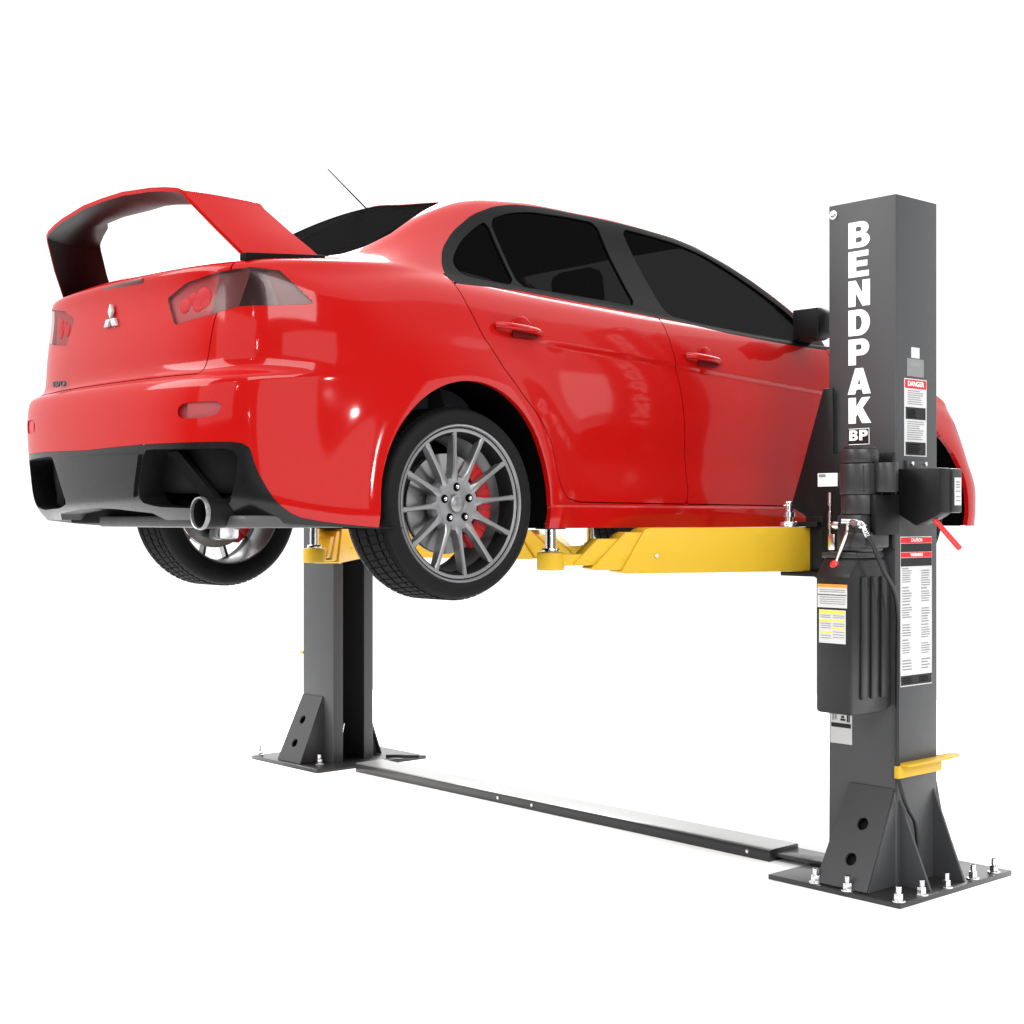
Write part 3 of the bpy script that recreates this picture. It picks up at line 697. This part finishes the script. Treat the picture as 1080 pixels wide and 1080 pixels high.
# ---------------------------------------------------------------- lift columns
def gbox(q,*a,**k): return q.box(*a,**k)
def bolt(par,x,y,z=.02,h=.055):
    q=MB(); q.cyl((x,y,z),(x,y,z+.005),.025,n=24,bev=.001); q.cyl((x,y,z+.005),(x,y,z+.030),.0175,n=6,bev=.002); q.cyl((x,y,z+.030),(x,y,z+h),.0095,n=16,bev=.001)
    for k in range(3): q.cyl((x,y,z+.036+k*.008),(x,y,z+.039+k*.008),.0110,n=16)
    return q.build('anchor_bolt',M['zinc'],par)
def column(Y0,sg,X0,H,label,bolts):
    """Y0 outer face, sg +1 if the inside lies towards +y, X0 rear face"""
    root=empty('lift_post',(X0+.14,Y0+sg*.155,0),label,'car lift','columns of the two-post car lift')
    inv_=Matrix.Translation(-Vector(root.location))
    Y=lambda d:Y0+sg*d                      # distance inwards from the outer face
    W,D,t=.31,.28,.008
    q=MB(); o=[(0,0),(D,0),(D,W),(D-.065,W),(D-.065,W-t),(D-t,W-t),(D-t,t),(t,t),(t,W-t),(.065,W-t),(.065,W),(0,W)]
    q.prism([(X0+a,Y(b),.02) for a,b in o],(0,0,H-.02))
    # round the long outer corners a little
    es=[e for e in q.b.edges if abs(e.verts[0].co.z-e.verts[1].co.z)>1 and any(abs(e.verts[0].co.x-c)<1e-4 for c in (X0,X0+D)) and any(abs(e.verts[0].co.y-Y(c))<1e-4 for c in (0,W))]
    bmesh.ops.bevel(q.b,geom=es,offset=.008,segments=3,profile=.5,affect='EDGES')
    q.build('column_profile',M['grey'],root,30,xf=inv_)
    q=MB(); q.box(X0-.205,X0+.565,Y(-.155 if sg>0 else -.235),Y(.445),0,.020,.002); q.build('base_plate',M['gunmetal'],root,30,xf=inv_)
    # wedge feet with two holes, rear and front
    def foot(xa,xb,nm='foot_bracket'):
        q=MB()
        ys0,ys1=.006,.208
        top,bot=(xa,.385),(xb,.022)
        # face with holes, made from a filled curve
        L=math.hypot(xb-xa,top[1]-bot[1]); loops=[[(0,0),(ys1-ys0+.03,0),(ys1-ys0,L),(0,L)]]
        for (cu_,cv_) in ((.095,.26*L/.415),(.105,.115*L/.415)): loops.append(arc(cu_,cv_,.025,.025,0,360,28)[:-1])
        u=Vector((0,sg,0)); v=Vector((top[0]-bot[0],0,top[1]-bot[1])).normalized(); n=u.cross(v)
        me=curve_mesh(loops,Vector((bot[0],Y(ys0),bot[1])),u,v,.010,n*1.0); me.transform(inv_)
        fb=ob(nm,me,root,M['grey'])
        for yy in (ys0-.004,ys1-.004):
            q=MB(); q.prism([(xa,Y(yy),top[1]-.004),(xb,Y(yy),bot[1]),(xa,Y(yy),bot[1])],(0,sg*.010,0))
            q.build('bracket_web',M['grey'],fb,30,xf=inv_)
        q=MB(); q.prism([(xa,Y(ys0+.02),.04),(xb+(.03 if xb<xa else -.03),Y(ys0+.02),.04),(xa,Y(ys0+.02),.33)],(0,sg*.18,0)); q.build('bracket_dark_fill',M['pocket'],fb,0,xf=inv_)  # solid black block standing in for the dark inside of the hollow foot
    foot(X0-.001,X0-.175); foot(X0+D+.001,X0+D+.11)
    for xx,zt in ((X0+.022,.345),(X0+D-.030,.362)):
        q=MB(); q.prism([(xx,Y(0),zt),(xx,Y(-.135),.021),(xx,Y(0),.021)],(.011,0,0)); q.build('gusset',M['grey'],root,30,xf=inv_)
    for bx,by in bolts:
        b=bolt(root,X0+bx,Y(by)); b.data.transform(inv_)
    return root,inv_,Y
X0=1.56
near,ni,NY=column(-1.60,1,X0,2.637,'charcoal lift column on the right with white lettering, warning labels and the power unit',((-.18,.238),(-.188,.085),(-.180,-.132),(-.035,-.134),(.13,-.134),(.325,-.128),(.48,-.126),(.50,.20),(.48,.40)))
far,fi,FY=column(2.47,-1,1.60,2.637,'plain charcoal lift column on the left, half hidden behind the raised car',((-.165,-.205),(-.05,-.125),(-.09,.30),(.13,-.134),(.325,-.128),(.48,-.126)))
def P(q,nm,m,par=near,inv_=ni,s=35): return q.build(nm,m,par,s,xf=inv_)
# big vertical lettering on the rear face of the near column
ms=[]
z0=2.559; step=.1132; hh=.100
for i,ch in enumerate('BENDPAK'):
    zb=z0-i*step*1.0-hh
    loops=[[(a*.098,b*hh) for a,b in L] for L in GL[ch]]
    ms.append(curve_mesh(loops,Vector((X0-.0012,-1.386,zb-.002)),(0,-1,0),(0,0,1),.0012,(-1,0,0)))
me=merge(ms); me.transform(ni); ob('lettering',me,near,M['white'])
# square logo under it
q=MB(); q.box(X0-.0012,X0-.0002,-1.484,-1.383,1.694,1.760); lg=P(q,'logo_plate',M['ink'])
ms=[]
for ch,yy,w_ in (('B',-1.390,.040),('P',-1.436,.040)):
    ms.append(curve_mesh([[(a*w_,b*.040) for a,b in L] for L in GL[ch]],Vector((X0-.0022,yy,1.712)),(0,-1,0),(0,0,1),.0012,(-1,0,0)))
me=merge(ms); me.transform(ni); ob('logo_lettering',me,lg,M['white'])
q=MB(); q.box(X0-.0018,X0-.0012,-1.480,-1.387,1.756,1.7585); q.box(X0-.0018,X0-.0012,-1.480,-1.387,1.6955,1.698); q.box(X0-.0018,X0-.0012,-1.482,-1.4795,1.6955,1.7585); P(q,'logo_border',M['white'],lg)
q=MB(); q.cyl((X0,-1.315,2.60),(X0-.012,-1.315,2.60),.012,n=6,bev=.002); q.cyl((X0,-1.315,2.60),(X0-.004,-1.315,2.60),.017,n=20); P(q,'cap_screw',M['zinc'])
# labels on the outer face (plane y=-1.6): helper draws sheet + printed blocks
def outer_label(nm,x0,x1,z0,z1,m,blocks=(),texts=()):
    q=MB(); q.box(x0,x1,-1.6012,-1.6001,z0,z1); par=P(q,nm,m)
    by={}
    for bx0,bx1,bz0,bz1,bm in blocks: by.setdefault(bm,[]).append((bx0,bx1,bz0,bz1))
    for bm,L in by.items():
        q=MB()
        for a in L: q.box(a[0],a[1],-1.6020,-1.6013,a[2],a[3])
        P(q,'printed_lines',M[bm],par)
    for t,sz,cx_,cz_,bm in texts:
        me=text_mesh(t,sz,(cx_,-1.6026,cz_),(1,0,0),(0,0,1),(0,-1,0),.0006,.0004); me.transform(ni); ob('printed_text',me,par,M[bm])
    return par
def lines(x0,x1,z0,z1,n,m,seed):
    r=random.Random(seed); out=[]; h=(z1-z0)/n
    for i in range(n):
        zz=z1-h*(i+.5); out.append((x0,x0+(x1-x0)*r.uniform(.7,1),zz-h*.2,zz+h*.2,m))
    return out
outer_label('serial_tag',1.660,1.716,2.025,2.066,M['offwhite'])
outer_label('rating_tag',1.632,1.745,1.954,2.022,M['silverlabel'],[(1.652,1.715,1.993,2.010,'greytext')])
outer_label('danger_label',1.613,1.764,1.649,1.945,M['offwhite'],
  [(1.617,1.760,1.908,1.941,'redp')]+lines(1.635,1.745,1.845,1.903,7,'greytext',1)+[(1.622,1.756,1.790,1.836,'ink')]+lines(1.632,1.748,1.710,1.785,9,'greytext',2)+[(1.622,1.756,1.653,1.703,'ink')]
  +lines(1.632,1.70,1.795,1.828,4,'silverlabel',3)+lines(1.632,1.74,1.658,1.698,5,'silverlabel',4),
  [('DANGER',.027,1.6885,1.9245,'white')])
outer_label('capacity_label',1.588,1.800,.771,1.342,M['offwhite'],
  [(1.590,1.798,1.317,1.338,'redp'),(1.590,1.798,1.283,1.315,'ink'),(1.590,1.798,1.262,1.281,'redp'),(1.590,1.798,1.228,1.260,'ink'),(1.590,1.798,.775,.812,'ink')]
  +sum([lines(1.600,1.665,za,zb,n_,'silverlabel',k_) for k_,(za,zb,n_) in enumerate(((1.165,1.215,6),(1.09,1.14,5),(1.03,1.075,5),(.96,1.01,5),(.895,.94,5),(.83,.875,4)))],[])
  +sum([lines(1.727,1.790,za,zb,n_,'silverlabel',10+k_) for k_,(za,zb,n_) in enumerate(((1.15,1.215,7),(1.09,1.135,5),(1.01,1.07,6),(.95,.995,5),(.89,.935,5),(.83,.875,4)))],[])
  +[(1.680,1.712,.83,.97,'white'),(1.600,1.640,1.217,1.222,'greytext'),(1.600,1.640,1.145,1.150,'greytext'),(1.727,1.765,1.140,1.146,'greytext'),(1.600,1.650,1.080,1.085,'greytext'),(1.727,1.775,1.00,1.005,'greytext'),(1.600,1.640,.945,.95,'greytext')]
  +lines(1.60,1.68,.782,.806,3,'silverlabel',31)+lines(1.71,1.79,.782,.806,3,'silverlabel',32),
  [('CAUTION',.017,1.694,1.3275,'white'),('WARNING',.017,1.694,1.2715,'white')])
# power unit: oil tank
q=MB(); x0,x1,ya,yb=1.29,1.555,-1.585,-1.430
q.prism([(x0,ya,.69),(x0+.02,ya,.684),(x1-.05,ya,.684),(x1,ya,.70),(x1,ya,1.20),(x1-.045,ya,1.262),(x0+.05,ya,1.262),(x0,ya,1.20)],(0,yb-ya,0),.012)
pu=P(q,'power_unit',M['tank'],s=40)
q=MB()
for xx in (1.352,1.415,1.478): q.box(xx,xx+.034,ya-.008,ya+.004,.74,1.195,.004)
P(q,'tank_rib',M['tank'],pu)
q=MB(); q.box(1.34,1.52,-1.575,-1.42,1.262,1.285,.004); q.box(1.355,1.50,-1.590,-1.475,1.285,1.425,.012); q.box(1.35,1.505,-1.61,-1.49,1.30,1.36,.01); P(q,'valve_block',M['motor'],pu)
q=MB(); mc=(1.43,-1.530)
q.cyl((*mc,1.425),(*mc,1.50),.070,n=48,bev=.006); q.cyl((*mc,1.500),(*mc,1.615),.075,n=48,bev=.004); q.cyl((*mc,1.615),(*mc,1.672),.070,n=48,bev=.012); q.cyl((*mc,1.672),(*mc,1.680),.060,n=32)
q.box(mc[0]+.0,X0,-1.56,-1.45,1.45,1.60)
mo=P(q,'motor',M['motor'],pu)
q=MB(); q.cyl((1.455,-1.628,1.508),(1.455,-1.628,1.618),.044,n=32,bev=.005); q.box(1.37,1.40,-1.585,-1.56,1.503,1.61,.006); q.box(1.385,1.425,-1.60,-1.57,1.503,1.617,.008); P(q,'capacitor_cover',M['motor'],pu)
q=MB(); q.box(1.535,X0,-1.60,-1.25,1.30,1.66,.004); q.box(1.40,1.555,-1.62,-1.598,1.35,1.50,.003)
q.prism([(1.545,-1.40,1.10),(1.545,-1.21,1.195),(1.545,-1.20,1.42),(1.545,-1.125,1.455),(1.545,-1.174,1.59),(1.545,-1.285,1.92),(1.545,-1.33,1.92),(1.545,-1.33,1.66),(1.545,-1.40,1.66)],(-.012,0,0),.003)
P(q,'mounting_bracket',M['black'])
q=MB(); q.box(1.529,1.532,-1.355,-1.262,1.536,1.588); wl=P(q,'mounting_label',M['white'])
q=MB(); q.box(1.5275,1.5288,-1.300,-1.268,1.572,1.584); P(q,'printed_lines',M['greytext'],wl)
q=MB(); q.tube([(1.46,-1.372,1.505),(1.46,-1.372,1.29)],.005,10,smooth=0); q.cyl((1.46,-1.372,1.46),(1.46,-1.372,1.51),.009); q.cyl((1.46,-1.372,1.37),(1.46,-1.372,1.44),.008); q.box(1.455,1.465,-1.395,-1.365,1.29,1.35,.002); P(q,'release_rod',M['zinc'])
q=MB(); q.tube([(1.33,-1.545,1.405),(1.325,-1.545,1.36),(1.325,-1.52,1.30),(1.33,-1.495,1.245)],.0065,10); q.cyl((1.32,-1.525,1.400),(1.35,-1.575,1.400),.010); q.cyl((1.325,-1.575,1.39),(1.325,-1.60,1.39),.012,n=6); q.cyl((1.33,-1.49,1.385),(1.33,-1.51,1.385),.014)
lv=P(q,'control_lever',M['zinc'],pu)
q=MB(); q.sph((1.33,-1.490,1.236),.020); P(q,'lever_knob',M['redplastic'],lv)
q=MB(); q.cyl((1.345,-1.485,1.387),(1.325,-1.485,1.387),.013,n=6,bev=.002); q.cyl((1.345,-1.605,1.388),(1.325,-1.605,1.388),.014,n=18,bev=.002)
q.cyl((1.345,-1.565,1.396),(1.325,-1.565,1.396),.011,n=6); q.tube([(1.335,-1.570,1.398),(1.330,-1.60,1.395),(1.345,-1.615,1.365)],.0085,10); q.cyl((1.345,-1.612,1.372),(1.352,-1.622,1.345),.012,n=6); P(q,'hydraulic_fitting',M['zinc'],pu)
q=MB(); q.tube([(1.350,-1.62,1.350),(1.375,-1.632,1.30),(1.42,-1.64,1.22),(1.50,-1.632,1.14),(1.545,-1.618,1.05),(1.553,-1.612,.9),(1.553,-1.611,.6),(1.556,-1.611,.44)],.0085,10)
q.tube([(1.556,-1.611,.44),(1.562,-1.625,.38),(1.60,-1.628,.31),(1.655,-1.622,.25),(1.675,-1.620,.16),(1.678,-1.618,.08)],.0085,10); P(q,'hydraulic_hose',M['rubber'])
# labels on the tank and low on the column
def rear_label(nm,x,y0,y1,z0,z1,m,blocks=(),texts=(),par=near):
    q=MB(); q.box(x-.0012,x,y0,y1,z0,z1); l=P(q,nm,m,par)
    by={}
    for a in blocks: by.setdefault(a[4],[]).append(a)
    for bm,L in by.items():
        q=MB()
        for a in L: q.box(x-.0021,x-.0013,a[0],a[1],a[2],a[3])
        P(q,'printed_lines',M[bm],l)
    return l
rear_label('warning_label',1.290,-1.572,-1.440,1.080,1.167,M['offwhite'],[(-1.572,-1.442,1.155,1.167,'orange'),(-1.570,-1.442,1.126,1.129,'ink')]+[(-1.565,-1.45,z_,z_+.002,'silverlabel') for z_ in (1.145,1.138,1.118,1.110,1.102,1.094)],par=pu)
rear_label('instruction_label',1.290,-1.566,-1.447,.948,1.072,M['offwhite'],[(-1.564,-1.449,1.058,1.070,'ylabel'),(-1.564,-1.508,1.030,1.036,'ylabel'),(-1.506,-1.449,1.028,1.034,'ylabel'),(-1.564,-1.506,1.000,1.006,'ylabel'),(-1.504,-1.449,.985,.991,'ylabel')]+[(-1.560,-1.51,z_,z_+.002,'silverlabel') for z_ in (1.05,1.043,1.02,1.012,.99,.98,.97)]+[(-1.50,-1.455,z_,z_+.002,'silverlabel') for z_ in (1.05,1.043,1.02,1.012,1.004,.975,.966)],par=pu)
lb=rear_label('floor_label',1.5598,-1.402,-1.300,.532,.700,M['offwhite'],[(-1.397,-1.305,.595,.612,'ink'),(-1.330,-1.322,.625,.650,'greytext'),(-1.318,-1.310,.622,.655,'greytext'),(-1.372,-1.348,.622,.630,'ink'),(-1.385,-1.378,.618,.655,'ink'),(-1.392,-1.387,.618,.665,'ink'),(-1.365,-1.352,.632,.642,'ink')])
# electrical box with red handle
q=MB(); q.prism([(1.560,-1.60,1.598),(1.560,-1.60,1.43),(1.56,-1.685,1.383),(1.56,-1.760,1.412),(1.56,-1.790,1.43),(1.56,-1.790,1.598)],(.075,0,0),.006)
eb=P(q,'electrical_box',M['black'])
q=MB(); q.box(1.636,1.70,-1.795,-1.60,1.432,1.597,.006); P(q,'box_cover',M['motor'],eb)
q=MB(); q.box(1.645,1.690,-1.7972,-1.7962,1.46,1.563); bl=P(q,'box_label',M['offwhite'],eb)
q=MB()
for z_ in (1.545,1.535,1.525,1.51,1.49,1.475): q.box(1.652,1.682,-1.7982,-1.7974,z_,z_+.004)
P(q,'printed_lines',M['greytext'],bl)
q=MB(); q.box(1.615,1.76,-1.612,-1.6005,1.600,1.632,.002); P(q,'box_bracket',M['grey'],eb)
q=MB()
for x_ in (1.645,1.735): q.cyl((x_,-1.612,1.620),(x_,-1.620,1.620),.009,n=12,bev=.002)
P(q,'bracket_screw',M['zinc'],eb)
q=MB(); q.cyl((1.58,-1.735,1.425),(1.715,-1.775,1.298),.0095,.011,16,bev=.003); P(q,'red_handle',M['redplastic'],eb)
# yellow restraint hook low on the outer face
q=MB(); q.box(X0-.014,X0+.28,-1.622,-1.6005,.430,.478,.003); q.box(X0+.0,X0+.28,-1.655,-1.60,.476,.484,.002)
q.prism([(X0+.27,-1.652,.477),(X0+.34,-1.650,.477),(X0+.39,-1.635,.477),(X0+.40,-1.605,.477),(X0+.37,-1.585,.477),(X0+.27,-1.585,.477)],(0,0,.008),.002); P(q,'yellow_hook',M['yellow'])
# ---- carriages and arms
def carriage(par,inv_,Y,X0_,zc=1.29,low=.30):
    q=MB(); q.box(X0_+.012,X0_+.268,Y(.02),Y(.30),zc-low,zc+.45,.004)
    q.box(X0_-.03,X0_+.31,Y(.315),Y(.40),zc-.10,zc+.13,.006)
    q.prism([(X0_+.02,Y(.318),zc+.13),(X0_+.26,Y(.318),zc+.13),(X0_+.22,Y(.318),zc+.55),(X0_+.06,Y(.318),zc+.55)],(0,(Y(.345)-Y(.318)),0),.004)
    for xx in (X0_-.06,X0_+.23):
        q.box(xx,xx+.11,Y(.32),Y(.50),zc+.088,zc+.108,.003); q.box(xx,xx+.11,Y(.32),Y(.50),zc-.108,zc-.088,.003)
    c=q.build('carriage',M['black'],par,35,xf=inv_)
    return c
carriage(near,ni,NY,X0); carriage(far,fi,FY,1.60,low=.02)
def arm(par,inv_,p,q_,bend,pad_h):
    """telescopic arm from pivot p to pad q_, world coordinates, z of the arm mid line"""
    p=Vector(p);e=Vector(q_); d=(e-p); L=d.length; d.normalize(); n=Vector((-d.y,d.x,0)); z=p.z
    f=lambda a,w,h: Vector((p.x,p.y,0))+d*a+n*w+Vector((0,0,h))
    f=lambda a,w,h:(p.x+d.x*a+n.x*w,p.y+d.y*a+n.y*w,h)
    k=L/1.13
    q=MB(); q.prism([f(a*k,.062,h) for a,h in ((-.05,z-.087),(-.05,z+.087),(.745*k,z+.087),(.77,z+.080),(.868,z-.080),(.85,z-.087))],tuple(-n*.124),.006)
    A_=q.build('lift_arm',M['yellow'],par,35,xf=inv_)
    q=MB(); q.prism([f(a*k,.052,h) for a,h in ((.60,z-.073),(.60,z+.070),(.845,z+.070),(.985,z-.066),(.97,z-.073))],tuple(-n*.104),.005); q.build('middle_section',M['yellow'],A_,35,xf=inv_)
    q=MB(); q.prism([f(a*k,.042,h) for a,h in ((.75,z-.055),(.75,z+.045),(.955,z+.045),(1.055,z-.050),(1.05,z-.055))],tuple(-n*.084),.004)
    q.box(*[0]*0,) if False else None
    q.prism([f(a*k,.036,h) for a,h in ((.95,z-.055),(.95,z-.012),(1.11,z-.012),(1.11,z-.055))],tuple(-n*.072),.003)
    q.cyl((e.x,e.y,z-.072),(e.x,e.y,z-.006),.052,n=36,bev=.004)
    q.build('inner_section',M['yellow'],A_,35,xf=inv_)
    q=MB(); q.cyl((e.x,e.y,z-.03),(e.x,e.y,pad_h-.02),.020,n=24); q.cyl((e.x,e.y,z-.006),(e.x,e.y,z+.010),.034,n=30,bev=.002)
    for j in range(7): q.cyl((e.x,e.y,z+.018+j*.008),(e.x,e.y,z+.022+j*.008),.0225,n=24)
    pd=q.build('pad_screw',M['chrome'],A_,35,xf=inv_)
    q=MB(); q.cyl((e.x,e.y,pad_h-.022),(e.x,e.y,pad_h-.002),.058,n=36,bev=.004); q.build('pad_rubber',M['black'],A_,35,xf=inv_)
    q=MB(); hp=f(.11,0,0); q.cyl((hp[0],hp[1],z+.088),(hp[0],hp[1],z+.110),.042,.034,28,bev=.003); q.cyl((hp[0],hp[1],z+.110),(hp[0],hp[1],z+.175),.017,n=20); q.cyl((hp[0],hp[1],z+.128),(hp[0],hp[1],z+.146),.025,n=20); q.cyl((hp[0],hp[1],z+.172),(hp[0],hp[1],z+.190),.022,n=16,bev=.003)
    q.build('pivot_pin',M['zinc'],A_,35,xf=inv_)
    q=MB(); g_=f(.72,.064,0); q.cyl((*g_[:2],z-.02),(g_[0]+n.x*.004,g_[1]+n.y*.004,z-.02),.008,n=14); q.build('stop_screw',M['zinc'],A_,35,xf=inv_)
    return A_
zt=1.289
arm(near,ni,(1.60,-1.185,zt),(.555,-.765,zt),0,1.13+.262)
arm(near,ni,(1.80,-1.185,zt),(2.60-.25,-.72,zt),0,1.13+.262)
arm(far,fi,(1.66,2.02,zt-.01),(.62,.90,zt-.01),0,1.13+.262)
arm(far,fi,(1.86,2.02,zt-.01),(2.25,.74,zt-.01),0,1.13+.262)
# equaliser cable end and small parts at the far foot
q=MB(); q.tube([(1.93,2.10,.03),(1.96,2.04,.035),(1.99,1.98,.036),(2.04,1.93,.036)],.010,10); q.build('cable_stub',M['black'],far,60,xf=fi)
q=MB(); q.tube([(1.74,2.30,.03),(1.73,2.28,.10),(1.735,2.27,.16),(1.75,2.27,.22)],.008,8); q.cyl((1.72,2.26,.14),(1.72,2.26,.17),.016); q.build('cable_end',M['zinc'],far,60,xf=fi)
q=MB(); q.box(1.60,1.64,2.470,2.50,.62,.635); q.build('yellow_hook',M['yellow'],far,60,xf=fi)
q=MB(); q.cyl((1.640,2.163,1.163),(1.640,2.155,1.163),.012,n=10); q.build('carriage_screw',M['zinc'],far,60,xf=fi)
# ---- floor cover plate between the columns
fp=empty('cable_cover_plate',(1.685,.42,0),'long low dark steel cover plate lying on the floor between the two lift columns','cover plate')
fv=Matrix.Translation((-1.685,-.42,0))
q=MB(); ya,yb=-.975,1.93
q.prism([(1.588,ya,.0),(1.592,ya,.046),(1.600,ya,.050),(1.772,ya,.050),(1.780,ya,.046),(1.784,ya,.0)],(0,yb-ya,0),.0015); ct=q.build('cover_top',[M['gunmetal'],M['palesheet']],fp,30,xf=fv)
for p_ in ct.data.polygons:
    if p_.normal.z>.7: p_.material_index=1  # upward faces take a paler grey than the sides
q=MB(); q.box(1.612,1.765,-1.30,-.95,.021,.036,.002); q.build('end_plate',M['gunmetal'],fp,30,xf=fv)
for yy in (.72,.47,-.86):
    q=MB(); q.cyl((1.592,yy,.025),(1.583,yy,.025),.008,n=12,bev=.002); q.build('side_screw',M['zinc'],fp,30,xf=fv)
# ---------------------------------------------------------------- floor, light, camera
b=bmesh.new(); bmesh.ops.create_circle(b,cap_ends=True,segments=128,radius=5.5,matrix=Matrix.Translation((1.5,.2,0)))
me=bpy.data.meshes.new('ground'); b.to_mesh(me); b.free(); gr=ob('ground',me,None,M['floor']); gr['kind']='structure'
world=bpy.data.worlds.new('World'); scene.world=world; world.use_nodes=True
nt=world.node_tree; bg=nt.nodes['Background']; tc=nt.nodes.new('ShaderNodeTexCoord')
dp=nt.nodes.new('ShaderNodeVectorMath'); dp.operation='DOT_PRODUCT'; yaw=math.radians(48.4); dp.inputs[1].default_value=(math.cos(yaw),math.sin(yaw),0)
nt.links.new(tc.outputs['Generated'],dp.inputs[0])
rp=nt.nodes.new('ShaderNodeValToRGB'); mr=nt.nodes.new('ShaderNodeMapRange'); mr.inputs['From Min'].default_value=-1; mr.inputs['From Max'].default_value=1
nt.links.new(dp.outputs['Value'],mr.inputs['Value']); nt.links.new(mr.outputs['Result'],rp.inputs['Fac'])
e=rp.color_ramp.elements; e[0].position=.36; e[0].color=(.10,.10,.10,1); e[1].position=.56; e[1].color=(1,1,1,1)
nt.links.new(rp.outputs['Color'],bg.inputs['Color']); bg.inputs['Strength'].default_value=1.25
def area(loc,tgt,sx,sy,rad,nm='added_light'):
    L=bpy.data.lights.new(nm,'AREA'); L.shape='RECTANGLE'; L.size=sx; L.size_y=sy; L.energy=rad*sx*sy*PI
    o=bpy.data.objects.new(nm,L); COL.objects.link(o); o.location=loc; o.rotation_euler=(Vector(tgt)-Vector(loc)).to_track_quat('-Z','Y').to_euler(); return o
area((1.5,.5,8.5),(1.5,.5,0),18,18,1.1,'added_overhead_light')  # added area light out of view, whitens the floor
area((7.5,9.5,10.5),(1.5,.5,0),12,6,11,'added_back_light')  # added bank behind the car, unseen, washes out the floor shadow
area((12.5,3.0,10),(1.5,.2,0),10,6,10,'added_back_light')  # second added bank out of frame, lights the floor from the right
area((-8.5,4.5,8),(1.5,.2,0),9,6,9,'added_side_light')  # added bank on the left, unseen, fills the shadow under the car
area((-4.5,-10.5,9),(1.5,.2,0),10,6,9,'added_front_light')  # added bank above the camera, lifts the floor and the flank
area((-7.5,-1.5,3.0),(0,0,1.5),6,3,1.5,'added_side_light')  # added light panel, gives the rear of the car its pale reflection
area((-1.8,-8.8,2.2),(.0,0,1.8),6.5,3.6,1.9,'added_front_light')  # added behind the camera for pale reflections on bumper corner and quarter
area((6.3,-8.0,2.8),(1.5,-.5,1.8),3.5,2.2,2.2,'added_front_light')  # added panel to be mirrored in the doors
L=bpy.data.lights.new('spot_lamp','AREA'); L.shape='DISK'; L.size=.30; L.energy=32; o=bpy.data.objects.new('spot_lamp',L); COL.objects.link(o); o.location=(1.55,-7.57,2.3); o.rotation_euler=(Vector((-.4,-.85,1.7))-Vector(o.location)).to_track_quat('-Z','Y').to_euler()
for p_ in ((-6.53,-3.68,4.62),(-6.45,-4.58,3.19),(-5.09,-6.28,1.58)):
    L=bpy.data.lights.new('spot_lamp','AREA'); L.shape='DISK'; L.size=.12; L.energy=4; o=bpy.data.objects.new('spot_lamp',L); COL.objects.link(o); o.location=p_; o.rotation_euler=(Vector((-.7,-.75,1.9))-Vector(p_)).to_track_quat('-Z','Y').to_euler()
cam=bpy.data.cameras.new('Camera'); co=bpy.data.objects.new('Camera',cam); COL.objects.link(co)
cam.sensor_width=36; cam.lens=36*1564/1080; cam.shift_y=7/1080; cam.clip_end=200; cam.clip_start=.05
co.location=(-3.244,-4.826,1.41); co.rotation_euler=(PI/2,0,yaw-PI/2)
scene.camera=co
scene.view_settings.view_transform='Standard'; scene.view_settings.look='None'; scene.view_settings.exposure=0; scene.view_settings.gamma=1
try: scene.cycles.max_bounces=12; scene.cycles.transparent_max_bounces=24
except Exception: pass
